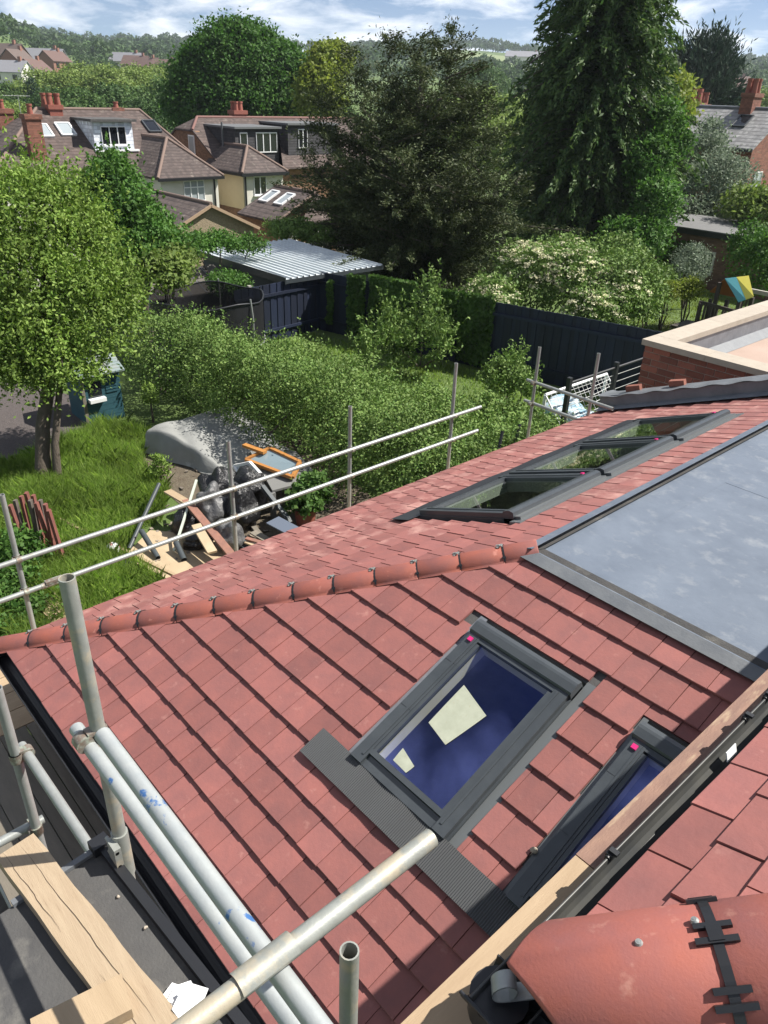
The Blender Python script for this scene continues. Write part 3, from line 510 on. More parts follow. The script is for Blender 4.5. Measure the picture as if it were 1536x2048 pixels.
# felt-covered platform, planks on it
pl = thing('platform', (-1.4, .1, 4.0), 'dark felt-covered platform with black metal edge under the timber plank', 'platform')
A = V(-2.04, .515, 4.1); ax = unit((.94, .062, 0)); ay = unit(np.cross((0,0,1), ax))
mb = MB(); mb.obox(A+ax*.76-ay*.58+V(0,0,-.03), ax, ay, (0,0,1), 1.52, 1.14, .06); mb.build('deck', M['felt'], pl)
mb = MB(); mb.obox(A+ax*.76+ay*.003+V(0,0,.0), ax, ay, (0,0,1), 1.52, .034, .06); mb.obox(A+ax*.0+ay*.0+V(0,0,.024), ax, ay, (0,0,1), .055, .066, .04); mb.build('edge_bar', M['black'], pl)
mb = MB(); mb.obox(A-ay*.18+V(.0,0,.010), ay, ax, (0,0,1), .29, .024, .016); mb.build('edge_strip', M['flash'], pl)
for x in(.2, 1.3): MB().tube(A+ax*x-ay*.6+V(0,0,-.09), A+ax*x+ay*.02+V(0,0,-.09), TR, n=12).build('support_tube', M['galv'], pl)
p0 = gz(30, 1690, 4.148); p1 = gz(322, 2072, 4.148); d = unit(p1-p0); p0 = p0+V(0,0,0)
mb = MB(); b = unit(np.cross((0,0,1), d)); n = 14
vs = []
for i in range(n+1):
    c = p0+(p1+d*.5-p0)*i/n; e = .003*math.sin(i*1.7)
    vs += [c+b*(.071+e)-V(0,0,.042), c-b*(.071+e*.5)-V(0,0,.042), c-b*(.069+e*.5)+V(0,0,.001*math.sin(i)), c+b*(.069+e)+V(0,0,.001)]
mb.add(vs, [(4*i+k, 4*i+(k+1) % 4, 4*i+4+(k+1) % 4, 4*i+4+k) for i in range(n) for k in range(4)]+[(3,2,1,0), tuple(4*n+k for k in range(4))])
wood = mat('cracked_pine', (.40,.315,.215), .8, var=(.29,.215,.14), scale=4.5, amt=1.1, bump=.0015, bscale=30, stretch=(1.2,12,12), stain=(.24,.17,.11), sscale=9, spos=(.62,.74))
crs = []
for (a0, a1, o0) in((.02, .62, .012), (.45, .9, -.03), (.0, .3, -.045)):
    cr = MB(); crs.append(cr); n2 = 18; L_ = [p0+(p1+d*.5-p0)*(a0+(a1-a0)*i/n2)+b*(o0+.0022*math.sin(i*.9)+.001*math.sin(i*2.7))+V(0,0,.0022) for i in range(n2+1)]
    for i in range(n2): w0_ = .0008*math.sin(math.pi*(i+.01)/n2)+.0002; w1_ = .0008*math.sin(math.pi*(i+1)/n2)+.0002; cr.add([L_[i]-b*w0_, L_[i]+b*w0_, L_[i+1]+b*w1_, L_[i+1]-b*w1_], [(0,1,2,3)])
pk = single('timber_plank', mb, wood, 'long pale cracked timber plank lying across the dark felt platform', 'plank')
ckm = mat('dark_crack', (.06,.04,.025), .9)
for cr in crs: cr.build('crack', ckm, pk)
mb = MB(); q0 = gz(70, 2085, 4.176); q1 = gz(255, 1990, 4.176); mb.bar(q0, q1, .12, .045); single('timber_offcut', mb, M['timber'], 'short reddish timber offcut lying on the pale plank in the bottom left corner', 'timber')
mb = MB(); c = gz(368, 2008, 4.112); g = np.random.default_rng(3)
for k in range(7):
    q = c+V(g.uniform(-.04,.04), g.uniform(-.03,.03), .004+.004*k); a = g.uniform(0, 6.28); mb.add([q+V(math.cos(a+t)*r_, math.sin(a+t)*r_, g.uniform(0,.02)) for t, r_ in((0,.05),(1.3,.04),(2.6,.05),(4,.045),(5.2,.04))], [(0,1,2,3,4)])
single('crumpled_paper', mb, M['white'], 'crumpled white paper on the felt beside the platform edge', 'litter')
g = np.random.default_rng(11)
for (px, py) in((236, 1793), (291, 1855)):
    mb = MB().blob(gz(px, py, 4.105), .007, 6, 4, .3, 3, int(px)); single('mortar_crumb', mb, M['stone'], 'small pale mortar crumb on the felt platform, %s of two' % ('farther' if px < 250 else 'nearer'), 'crumb', 'mortar crumbs')
mb = MB().blob(SN.p(-1.335, 1.46, .05), (.022, .014, .014), 7, 5, .35, 2.5, 4); single('stone_chip', mb, M['stone'], 'small pale stone chip resting on a tile between the two near skylights', 'stone')
# ================================================================== neighbour's brick extension behind
nb = thing('brick_extension', (-4, 14, 0), 'neighbouring red brick extension with pale stone coping round its flat roof', 'building')
NX, NY, NZ = -5.6, 10.40, 3.43
mb = MB(); mb.box(NX+.012, -1, NY+.012, NY+.28, -.1, NZ); mb.box(NX+.012, NX+.28, NY+.28, 24, -.1, NZ); wl = mb.build('wall', M['mortar'], nb)
BL, BH, J = .27, .085, .012
bme = MB().box(-BL/2, BL/2, -.05, .05, -BH/2, BH/2).mesh('brick', M['brick']); hme = MB().box(-BL/4+.003, BL/4-.003, -.05, .05, -BH/2, BH/2).mesh('brick', M['brick'])
for r in range(9):
    z = NZ-.005-BH/2-r*(BH+J); x = NX+(BL/2 if r % 2 else BL/4)
    if not r % 2: inst(hme, 'brick', Matrix.Translation((x, NY+.05, z)), wl); x += BL*.75+J
    else: x += 0
    if r % 2: inst(bme, 'brick', Matrix.Translation((x, NY+.05+random.uniform(-.003,.003), z)), wl); x += BL+J
    while x < -2.9: inst(bme, 'brick', Matrix.Translation((x, NY+.05+random.uniform(-.004,.004), z)), wl); x += BL+J
xx = NX-.04; cp = [(xx, 1.0), (xx+1.004, 1.15), (xx+2.158, 1.1), (xx+3.262, 1.0)]
for a, L in cp: MB().box(a, a+L, NY-.05, NY+.31, NZ, NZ+.085).build('coping_stone', M['stone'], nb)
yy = NY+.314
for L in(1.6, 1.7, 1.6, 1.7, 1.7, 1.7): MB().box(NX-.04, NX+.32, yy, yy+L, NZ, NZ+.085).build('coping_stone', M['stone'], nb); yy += L+.005
mb = MB(); mb.box(NX+.28, NX+.292, NY+.292, 24, 3.08, NZ-.001); mb.box(NX+.292, -1, NY+.28, NY+.292, 3.08, NZ-.001); mb.build('lead_upstand', M['lead2'], nb)
mb = MB(); mb.prism([(NX+.293, NY+.293, 3.08), (NX+.45, NY+.293, 3.08), (NX+.293, NY+.293, 3.18)], (0, 12, 0)); mb.build('fillet', M['flash'], nb)
mb = MB(); mb.box(NX+.293, -1, NY+.293, 24, 2.95, 3.075); mb.build('flat_roof', mat('brown_roof', (.30,.215,.17), .8, var=(.40,.30,.25), scale=1.2, amt=.8, stain=(.48,.42,.36), sscale=2, spos=(.6,.65)), nb)
for (px, py, lab) in((1353, 768, 'loose red brick lying on the lead capping, nearer the stone-coped corner'), (1266, 778, 'loose broken brick lying at the low end of the lead capping')):
    c = gy(px, py+6, 9.55); mb = MB().obox((c[0], c[1], roofz(c[0])+.315), (1,.2,.3 if px > 1300 else .35), (-.2,1,0), (-.35,0,1), .20, .10, .075); single('loose_brick', mb, M['brick'], lab, 'brick', 'loose bricks')
# railing, goal, bags between the gardens
rl = thing('wire_railing', (-8.3, 13, 0), 'black post and wire railing in front of the football goal', 'railing')
blk = mat('black_paint', (.02,.022,.026), .5)
a = gx(1140, 757, -8.3); b_ = gx(1234, 726, -8.3); zt = (a[2]+b_[2])/2
for y in(a[1], b_[1], 2*b_[1]-a[1]): MB().box(-8.345, -8.255, y-.045, y+.045, -.05, zt+.02).build('post', blk, rl)
y2 = 2*b_[1]-a[1]
for k, z in enumerate((zt-.10, zt-.27, zt-.44, zt-.61)):
    MB().tube((-8.3, a[1], z), (-8.3, y2, z), .028 if k == 0 else .008, n=8).build('top_rail' if k == 0 else 'wire', blk if k == 0 else M['galv'], rl)
gl = thing('football_goal', (-8.95, 13.8, 0), 'small white football goal with net behind the wire railing', 'goal')
ga = gx(1091, 788, -8.95); gb = gx(1213, 750, -8.95); gh = (ga[2]+gb[2])/2; y0, y1 = ga[1], gb[1]
mb = MB(); 
for p, q in(((-8.95, y0, gh), (-8.95, y1, gh)), ): MB().tube(p, q, .035, n=10).build('crossbar', M['white'], gl)
for y in(y0, y1): MB().tube((-8.95, y, 0), (-8.95, y, gh), .035, n=10).build('post', M['white'], gl); MB().tube((-8.95, y, gh), (-8.0, y, .03), .02, n=8).build('side_stay', M['white'], gl)
mb = MB(); nu, nv = 15, 10
P = lambda u, v: V(-8.95+.95*v+.05*math.sin(3*u), y0+(y1-y0)*u, gh*(1-v)-.10*math.sin(math.pi*v)*math.sin(math.pi*u)+.02)
for i in range(nu+1):
    for j in range(nv): mb.tube(P(i/nu, j/nv), P(i/nu, (j+1)/nv), .006, n=4, caps=False)
for j in range(nv+1):
    for i in range(nu): mb.tube(P(i/nu, j/nv), P((i+1)/nu, j/nv), .006, n=4, caps=False)
tag(mb.build('net', M['white'], gl), kind='stuff')
mb = MB().blob(gz(1135, 828, .3), (.55, .5, .32), 22, 14, .22, 4, 8); single('plastic_sack', mb, mat('blue_white_plastic', (.62,.68,.72), .35, var=(.22,.42,.55), scale=4, amt=.5, bump=.02, bscale=9), 'crumpled pale blue plastic sack in front of the football goal', 'sack')
for k, (p, q, lab) in enumerate((((980, 905), (1005, 862), 'dark plastic pipe leaning behind the eaves, left of a pair'), ((1008, 892), (1040, 848), 'dark plastic pipe leaning behind the eaves, right of a pair'))):
    pa, pb = gx(p[0], p[1], -7.0), gx(q[0], q[1], -7.3); pa = pb+(pa-pb)*(pb[2]-.02)/max(.05, pb[2]-pa[2]) if pb[2]-pa[2] > .15 else V(pa[0], pa[1], 0)
    single('downpipe', MB().tube(pa, pb, .03, n=10, hollow=.004), blk, lab, 'pipe')
# ================================================================== ground
def sm(a, b, x): t = np.clip((x-a)/(b-a), 0, 1); return t*t*(3-2*t)
FW = V(math.cos(YAW), math.sin(YAW)); RT = V(math.sin(YAW), -math.cos(YAW))
def terr(x, y):
    x = np.asarray(x, float); y = np.asarray(y, float); r = np.hypot(x, y); f = x*FW[0]+y*FW[1]; s = x*RT[0]+y*RT[1]; th = np.arctan2(s, f)
    q = np.maximum(-x-19, r-48); z = -4*sm(0, 30, q)*(f > -5)
    z = z + .057*np.clip(r-170, 0, 930)*sm(160, 420, r) - .03*np.clip(r-1150, 0, 1e9)
    z = z + 17*np.exp(-((th+.50)/.10)**2)*sm(200, 400, r)*(1-.35*sm(500, 900, r))
    z = z + sm(300, 900, r)*(4*np.sin(th*9+1)+2*np.sin(th*21)) + sm(60, 300, r)*1.5*np.sin(x*.011)*np.cos(y*.013)
    return z
rs = np.concatenate([np.linspace(.0, 10, 51), np.linspace(10.5, 30, 28), np.geomspace(31, 1600, 66)]); an = np.linspace(0, 2*np.pi, 181)
vs = [(r*math.cos(a), r*math.sin(a), float(terr(r*math.cos(a), r*math.sin(a)))) for r in rs for a in an]; m = len(an)
mb = MB(); mb.add(vs, [(j*m+i, (j+1)*m+i, (j+1)*m+i+1, j*m+i+1) for j in range(len(rs)-1) for i in range(m-1)], True)
grassm = mat('ground_grass', (.07,.12,.024), .95, var=(.10,.15,.036), scale=.8, amt=.9, bump=.03, bscale=40, stain=(.11,.095,.045), sscale=.35, spos=(.60,.72))
gnd = mb.build('ground', grassm, None, (0,0,0)); gnd['kind'] = 'structure'
def sheet(name, pts, z, m): o = MB().poly([(p[0], p[1], z) for p in pts]).build(name, m); o['kind'] = 'structure'; return o
sheet('gravel_path', [gz(*q, 0) for q in((-260, 760), (40, 765), (175, 800), (215, 850), (120, 905), (0, 950), (-260, 1010))], .012, mat('gravel', (.13,.11,.105), .95, var=(.06,.05,.048), scale=30, amt=1, bump=.03, bscale=60))
sheet('bare_earth', [gz(*q, 0) for q in((150, 1190), (180, 1150), (240, 1160), (262, 1200), (220, 1225), (165, 1222))], .010, mat('earth', (.13,.09,.055), .95, var=(.16,.14,.06), scale=9, bump=.03, bscale=30))
sheet('soil_bed', [gz(*q, 0) for q in((272, 935), (300, 890), (620, 880), (760, 1010), (560, 1120), (420, 1060))], .008, mat('soil', (.085,.065,.045), .95, var=(.12,.10,.07), scale=6, bump=.03, bscale=20))
# blades of grass
def blades(n, area, hgt, wid, seed, cl=.6, lean=.35):
    g = np.random.default_rng(seed); pts = []
    P = np.array([[a[0], a[1]] for a in area]); lo = P.min(0); hi = P.max(0)
    while sum(map(len, pts)) < n:
        q = g.uniform(lo, hi, (n*2, 2)); ins = np.zeros(len(q), bool); j = len(P)-1
        for i in range(len(P)):
            c = ((P[i, 1] > q[:, 1]) != (P[j, 1] > q[:, 1])) & (q[:, 0] < (P[j, 0]-P[i, 0])*(q[:, 1]-P[i, 1])/(P[j, 1]-P[i, 1]+1e-9)+P[i, 0]); ins ^= c; j = i
        k = .5+.5*np.sin(q[:, 0]*2.3+np.sin(q[:, 1]*1.7)*1.5)*np.sin(q[:, 1]*2.1+1)
        ins &= g.random(len(q)) < (1-cl)+cl*k; pts.append(q[ins])
    q = np.concatenate(pts)[:n]; k = .55+.45*np.sin(q[:, 0]*2.3+np.sin(q[:, 1]*1.7)*1.5)*np.sin(q[:, 1]*2.1+1)
    h = hgt*(.4+.6*k)*g.uniform(.6, 1.25, n); a = g.uniform(0, 6.28, n); z0 = terr(q[:, 0], q[:, 1]); B = np.stack([q[:, 0], q[:, 1], z0], 1)
    wd = np.stack([np.cos(a), np.sin(a), 0*a], 1)*wid*g.uniform(.7, 1.3, (n, 1)); la = g.normal(0, lean, (n, 2))*h[:, None]+np.array([.25, -.1])*h[:, None]*lean
    mid = B+np.concatenate([la*.35, (h*.6)[:, None]], 1); tip = B+np.concatenate([la, h[:, None]], 1)
    return np.stack([B-wd, B+wd, mid+wd*.7, tip, mid-wd*.7], 1).reshape(-1, 3)
gm = leafmat('grass_blade', (.115,.205,.032), (.24,.325,.085), .45, .6, .2)
lawn = [gz(*q, 0) for q in((200, 850), (300, 870), (285, 930), (340, 985), (325, 1045), (285, 1062), (240, 1105), (335, 1168), (255, 1260), (60, 1330), (-60, 1180), (-40, 940), (110, 900))]
o = fast_obj('long_grass', blades(46000, lawn, .34, .006, 1), 5, gm); tag(o, 'long bright green grass growing over the garden', 'grass', kind='stuff')
lawn2 = [V(-19,8.6), V(-6.6,9.2), V(-6.6,16.2), V(-9,16.4), V(-18.6,14)]
o = fast_obj('lawn_grass', blades(30000, lawn2, .12, .008, 2, .4), 5, gm); tag(o, 'short green lawn between the hedge and the navy fence', 'grass', kind='stuff')
lawn3 = [V(-16,19), V(-7,19), V(-5,30), V(-14,30)]
o = fast_obj('lawn_grass', blades(20000, lawn3, .10, .012, 3, .3), 5, leafmat('lawn_sunny', (.12,.17,.03), (.17,.22,.05), .4, .6, .2)); tag(o, 'sunny mown lawn in front of the brick garage', 'grass', kind='stuff')
# ================================================================== plants
def leafverts(C, A, Nn, L, W, fold=.12):
    B = np.cross(Nn, A); B /= np.linalg.norm(B, axis=1, keepdims=True)+1e-9; L = L[:, None]; W = W[:, None]
    return np.stack([C-A*L*.5, C+B*W*.5+Nn*W*fold-A*L*.05, C+A*L*.5, C-B*W*.5+Nn*W*fold-A*L*.05], 1).reshape(-1, 3)
def nrm(a): return a/(np.linalg.norm(a, axis=1, keepdims=True)+1e-9)
def crown(lobes, ncl, npc, crad, L, W, seed, up=.5, outw=.85, rnd=.55, inner=.18, zmin=-.75, squash=.75, along=None, dirw=.6, shell=.10, jit=.25):
    """leaf clumps spread over and through overlapping lobes (center, radii)"""
    g = np.random.default_rng(seed); Lc = np.array([l[0] for l in lobes], float); Lr = np.array([l[1] if not np.isscalar(l[1]) else (l[1],)*3 for l in lobes], float)
    wt = (Lr.prod(1))**(2/3); wt /= wt.sum(); n = int(ncl*1.9); i = g.choice(len(lobes), n, p=wt); d = nrm(g.normal(size=(n, 3))); d[:, 2] = np.where(d[:, 2] < zmin, -d[:, 2], d[:, 2])
    rad = np.where(g.random(n) < inner, g.uniform(.35, .9, n), 1-np.abs(g.normal(0, shell, n))+g.normal(0, .05, n)); P = Lc[i]+d*Lr[i]*rad[:, None]
    keep = np.ones(n, bool)
    for k in range(len(lobes)):
        e = (((P-Lc[k])/Lr[k])**2).sum(1); keep &= (e > .50) | (i == k) | (g.random(n) < .12)
    P, d = P[keep][:ncl], d[keep][:ncl]; n = len(P)
    idx = np.repeat(np.arange(n), npc); o = d[idx]; sz = g.uniform(1-jit, 1+jit, n)[idx]
    off = g.normal(size=(len(idx), 3))*crad*sz[:, None]*.55
    if along is not None:
        a = nrm(o*along[0]+np.array([0, 0, along[1]])+g.normal(0, .15, (n, 3))[idx]); t = g.normal(size=len(idx))*crad*sz*along[2]; off = off*.45+a*t[:, None]
    else: off[:, 2] *= squash
    C = P[idx]+off; A = nrm(g.normal(size=C.shape)+o*dirw+(a*2.2 if along is not None else 0)); Nn = nrm(o*outw+np.array([0, 0, up])+g.normal(size=C.shape)*rnd); Nn = nrm(Nn-A*(Nn*A).sum(1, keepdims=True))
    k = g.uniform(.65, 1.25, len(C)); return leafverts(C, A, Nn, L*k, W*k)
def trunk(mb, base, top, r0, r1, lobes, nb=7, seed=0, twig=1.0):
    g = np.random.default_rng(seed); base = V(*base); top = V(*top); pts = [base-V(0,0,.15)]+[base+(top-base)*t+V(g.normal(0,.06), g.normal(0,.06), 0)*np.linalg.norm(top-base)*.25 for t in(.25, .5, .75)]+[top]
    mb.path(pts, [r0*1.25, r0, r0*.8+r1*.2, r0*.45+r1*.55, r1], 10)
    for k in range(nb):
        l = lobes[k % len(lobes)]; t = g.uniform(.35, .95); s = base+(top-base)*t; e = V(*l[0])+g.normal(0, .35, 3)*V(*(l[1] if not np.isscalar(l[1]) else (l[1],)*3)); m_ = (s+e)/2+g.normal(0, .12, 3)*np.linalg.norm(e-s)+V(0,0,.1*np.linalg.norm(e-s))
        mb.path([s, m_, e], [r1*.9*twig, r1*.55*twig, r1*.15*twig], 6)
    return mb
def tree(name, base, top, r0, r1, lobes, verts, lm, label, cat='tree', bark='bark', nb=9, seed=0, group=None):
    t = thing(name, base, label, cat, group); trunk(MB(), base, top, r0, r1, lobes, nb, seed).build('trunk' if cat == 'tree' else 'stem', M[bark], t); fast_obj('crown' if cat == 'tree' else 'foliage', verts, 4, lm, t); return t
def bush(name, lobes, verts, lm, label, cat='shrub', group=None, stems=4, seed=0):
    b = V(*lobes[0][0]); b[2] = float(terr(b[0], b[1])); t = thing(name, b, label, cat, group); mb = MB(); g = np.random.default_rng(seed)
    for k in range(stems):
        l = lobes[k % len(lobes)]; e = V(*l[0]); s = V(b[0], b[1], b[2]-.05) if np.linalg.norm(e[:2]-b[:2]) < 1.3 else V(b[0]*.3+e[0]*.7+g.normal(0,.1), b[1]*.3+e[1]*.7+g.normal(0,.1), float(terr(e[0], e[1]))-.05); mb.path([s, (s+e)/2+g.normal(0,.08,3), e], [.03, .022, .01], 6)
    mb.build('stem', M['bark'], t); fast_obj('foliage', verts, 4, lm, t); return t
def conifer(base, H, env, nb, seed, up, droop, step, crad, L, W, npc, lean=(0, 0), t0=.04, nz=.22, tipup=0.):
    """branches off a central trunk, each a chain of shrinking sprays, so that the outline is spiky and has gaps"""
    g = np.random.default_rng(seed); base = V(*base); out = []; br = []; ph = g.uniform(0, 6.28, 5)
    for k in range(nb):
        t = t0+(1-t0)*g.random()**1.15; a = g.uniform(0, 6.28); R0 = env(t)*(1+nz*math.sin(3*a+ph[0]+5*t)+nz*.6*math.sin(5*a+ph[1]-9*t))*g.uniform(.78, 1.12); o = V(math.cos(a), math.sin(a), 0); z0 = H*t-R0*up*.75
        s0 = base+V(lean[0]*t, lean[1]*t, max(.3, z0)); n = max(2, int(R0*.8/step)); pts = []
        wob = g.normal(0, .08, 2)
        for j in range(n+1):
            s = .22+.78*j/n; p = s0+o*R0*s+V(wob[0]*s*R0, wob[1]*s*R0, R0*(up*s-droop*s*s+tipup*s**3)); pts.append(p); tan = unit(o+V(0,0,up-2*droop*s+3*tipup*s*s)); r = crad*(1.15-.75*s); m = int(npc*(1.15-.5*s))
            ax = tan*(g.normal(0, 1, (m, 1))*r*1.25)+g.normal(0, 1, (m, 3))*r*.5; A = nrm(tan*1.5+g.normal(0, .75, (m, 3))); Nn = nrm(V(0,0,.6)+o*.5+g.normal(0, .7, (m, 3))); Nn = nrm(Nn-A*(Nn*A).sum(1, keepdims=True)); q = g.uniform(.7, 1.3, m); out.append(leafverts(p+ax, A, Nn, L*q, W*q))
        br.append((s0-o*.0+V(0,0,0), pts))
    return np.concatenate(out), br
def conifer_tree(name, base, H, r0, vb, lm, label, lean=(0, 0), bark='bark', every=3):
    v, br = vb; t = thing(name, base, label, 'tree'); mb = MB(); b = V(*base); mb.path([b-V(0,0,.3), b+V(lean[0]*.4, lean[1]*.4, H*.4), b+V(lean[0]*.95, lean[1]*.95, H*.93)], [r0*1.2, r0*.75, .05], 10)
    for s0, pts in br[::every]: mb.path([s0]+pts[::2], [.05]+[.03]*len(pts[::2]), 5)
    mb.build('trunk', M[bark], t); fast_obj('crown', v, 4, lm, t); return t
def shoots(lobes, n, seed, L, W, h=(.25, .6), spread=.5, m=15):
    g = np.random.default_rng(seed); sp = []
    for k in range(n):
        l = lobes[g.integers(len(lobes))]; r = V(*(l[1] if not np.isscalar(l[1]) else (l[1],)*3)); d = unit(g.normal(size=3)*V(1,1,.6)+V(0,0,.7)); c = l[0]+d*r*.95; a = unit(d*spread+V(0,0,.8)+g.normal(0,.25,3)); hh = g.uniform(*h); t = g.uniform(0, 1, m)
        C = c+a*(t*hh)[:, None]+g.normal(0, .025, (m, 3)); A = nrm(g.normal(size=(m,3))+a*.8); Nn = nrm(g.normal(size=(m,3))+V(0,0,.4)); Nn = nrm(Nn-A*(Nn*A).sum(1, keepdims=True)); sp.append(leafverts(C, A, Nn, np.full(m, L), np.full(m, W)))
    return np.concatenate(sp)
LM = {}
LM['apple'] = leafmat('apple_leaf', (.10,.18,.028), (.215,.30,.07), .22)
LM['dark'] = leafmat('green_leaf', (.045,.115,.022), (.095,.18,.04), .28)
LM['hedge'] = leafmat('hedge_leaf', (.080,.155,.032), (.175,.25,.07), .14)
LM['yew'] = leafmat('yew_needle', (.032,.050,.018), (.076,.090,.036), .15, .6, .2)
LM['cypress'] = leafmat('cypress_spray', (.034,.078,.023), (.10,.155,.042), .25, .55, .25)
LM['chestnut'] = leafmat('chestnut_leaf', (.03,.085,.014), (.07,.145,.028), .3)
LM['pale'] = leafmat('pale_leaf', (.10,.16,.035), (.16,.21,.06), .35)
LM['ivy'] = leafmat('ivy_leaf', (.045,.10,.022), (.085,.15,.036), .25)
LM['silver'] = leafmat('silvery_leaf', (.11,.15,.10), (.20,.24,.17), .25)
LM['far'] = leafmat('far_leaf', (.05,.10,.028), (.085,.135,.04), .25)
LM['yellow'] = leafmat('yellow_leaf', (.13,.18,.03), (.20,.235,.05), .35)
# old apple tree on the left
ap = V(-13.6, 3.85, 0); al = []
for (px, py, r, d_) in((60, 440, .9, 15.6), (160, 500, .85, 15.9), (200, 580, .85, 15.6), (90, 570, 1.0, 15.2), (190, 660, .85, 15.0), (30, 660, .8, 14.6), (110, 400, .6, 16.2), (20, 400, .7, 16.0), (-80, 500, 1.4, 15.4), (110, 720, .75, 14.5), (225, 650, .5, 15.4), (-60, 680, 1.1, 14.8), (150, 450, .55, 16.4), (30, 760, .6, 14.4), (180, 748, .34, 14.6), (70, 770, .4, 14.3), (245, 600, .4, 15.6), (10, 550, .9, 15.0), (140, 610, .9, 15.0)):
    al.append((gr(px, py, d_), (r*.84, r*.84, r*.72)))
tree('apple_tree', ap, gr(100, 520, 15.6), .13, .055, al, np.concatenate([crown(al, 1150, 40, .28, .09, .045, 11, jit=.6, shell=.20), shoots(al, 800, 12, .085, .042, (.3, .9))]), LM['apple'], 'old apple tree with light green crown standing in the long grass', nb=16, seed=4)
mb = MB(); mb.path([ap+V(.1,.25,-.1), ap+V(.05,.35,.7), gr(130, 640, 15.2)], [.09, .07, .04], 9); mb.build('second_stem', M['bark'], bpy.data.objects['apple_tree'])
def pxlobes(l): return [(gr(px, py, d_), (r*.86, r*.86, r*.84*zf)) for (px, py, d_, r, zf) in l]
l2 = pxlobes([(232, 385, 23, .75, 1), (262, 430, 22.5, .85, .9), (300, 475, 22, .85, .9), (340, 500, 21.8, .6, .7), (205, 450, 23, 1.0, 1), (280, 515, 21.5, .9, .8), (228, 345, 23.6, .45, 1.1), (195, 390, 23.5, .6, 1)])
b2 = gr(280, 520, 22.5); b2[2] = 0
tree('garden_tree', b2, gr(280, 440, 22.6), .16, .06, l2, np.concatenate([crown(l2, 850, 28, .28, .12, .075, 12, jit=.5, shell=.16), shoots(l2, 160, 13, .11, .07, (.3, .7))]), LM['dark'], 'dense dark green tree behind the apple tree, in front of the brown roof', seed=5)
l3 = pxlobes([(330, 545, 20.6, .7, .7), (350, 522, 21.2, .6, .6)]); bush('shrub', l3, crown(l3, 130, 26, .22, .13, .08, 13), LM['pale'], 'small yellow-green shrub beside the dark felted shed')
# hedge between the gardens
hl = []
for i in range(14):
    t = i/13
    for row in range(3):
        if row == 2 and t < .12: continue
        top = ((1.95 if t < .62 else 1.95-1.3*(t-.62)), 1.5, 1.25)[row]*(1+.10*math.sin(i*1.9+2.3*row)); c = V(-16.6+9.2*t+.3*row, 7.85+.95*t+1.2*row+random.uniform(-.2,.12), top*.48); hl.append((c, (.75, .72 if row == 0 else .8, top*.52)))
hl += [(V(-16.2, 8.6, 1.1), (.9, .8, .8)), (V(-12.6, 8.2, 1.35), (.7, .5, .6)), (V(-14.3, 8.1, 1.4), (.6, .5, .6))]
hv = crown(hl, 2700, 38, .25, .066, .038, 21, jit=.6, shell=.16)
g = np.random.default_rng(8); sp = []
for k in range(150):                                       # upright shoots on its top
    l = hl[g.integers(len(hl))]; c = l[0]+V(g.uniform(-.7,.7), g.uniform(-.6,.6), l[1][2]*.8); h = g.uniform(.25, .6); n = 16; t = g.uniform(0, 1, n)
    C = c+np.stack([g.normal(0,.03,n)+t*g.normal(0,.08), g.normal(0,.03,n), t*h], 1); A = nrm(g.normal(size=(n,3))+[0,0,.6]); Nn = nrm(g.normal(size=(n,3))); Nn = nrm(Nn-A*(Nn*A).sum(1, keepdims=True)); sp.append(leafverts(C, A, Nn, np.full(n,.075), np.full(n,.04)))
hg = bush('hedge', hl, np.concatenate([hv]+sp), LM['hedge'], 'long overgrown mixed hedge across the middle of the garden', 'hedge', stems=22)
# shrubs this side of the navy fence
s1 = pxlobes([(845, 650, 20.3, .32, 2.0), (805, 700, 19.2, .4, 1.6), (880, 690, 19.4, .38, 1.7), (775, 660, 20, .28, 2.0), (862, 605, 20.8, .22, 2.2), (740, 700, 19, .35, 1.3)])
bush('fence_shrub', s1, np.concatenate([crown(s1, 170, 22, .2, .11, .05, 22, outw=.3, jit=.6), shoots(s1, 170, 23, .11, .05, (.3, .9))]), LM['silver'] if False else LM['hedge'], 'tall loose shrub with pale leaves in front of the ivy-covered fence')
s2 = pxlobes([(1020, 745, 17.2, .32, 1.2), (1000, 775, 16.8, .35, .9), (1048, 768, 16.8, .32, .9), (1030, 722, 17.6, .2, 1.2), (985, 750, 17, .22, 1)])
bush('young_tree', s2, np.concatenate([crown(s2, 120, 24, .16, .085, .045, 23, jit=.6), shoots(s2, 90, 24, .08, .04, (.2, .5))]), LM['hedge'], 'small round shrub on the lawn in front of the navy fence')
s3 = pxlobes([(980, 830, 14.6, .55, .8), (930, 850, 14.2, .55, .8), (1040, 840, 14.4, .45, .7), (870, 830, 14.8, .6, .9), (900, 900, 13.4, .5, .8), (1085, 850, 14, .35, .6)])
bush('garden_shrub', s3, crown(s3, 420, 26, .18, .08, .045, 24), LM['hedge'], 'leafy shrub at the hedge end behind the scaffold rails')
s4 = pxlobes([(20, 1180, 10.6, .5, .7), (60, 1240, 9.8, .45, .6), (10, 1280, 9.6, .5, .7), (30, 1100, 11.3, .4, .8), (-40, 1200, 10.4, .6, .8), (80, 1290, 9.2, .35, .5), (-20, 1340, 9.2, .5, .6)])
bush('ground_shrub', s4, crown(s4, 420, 28, .17, .075, .05, 25), LM['dark'], 'dark leafy shrub below the left end of the guard rails')
s5 = pxlobes([(610, 1000, 11.4, .32, .9), (628, 980, 11.6, .3, .9)])
pt = bush('potted_plant', s5, crown(s5, 90, 26, .12, .10, .07, 26), LM['ivy'], 'green leafy plant in a terracotta pot beside the hedge', 'plant')
c = s5[0][0]; MB().tube((c[0], c[1], 0), (c[0], c[1], .36), .15, .20, n=16).build('pot', M['hip'], pt)
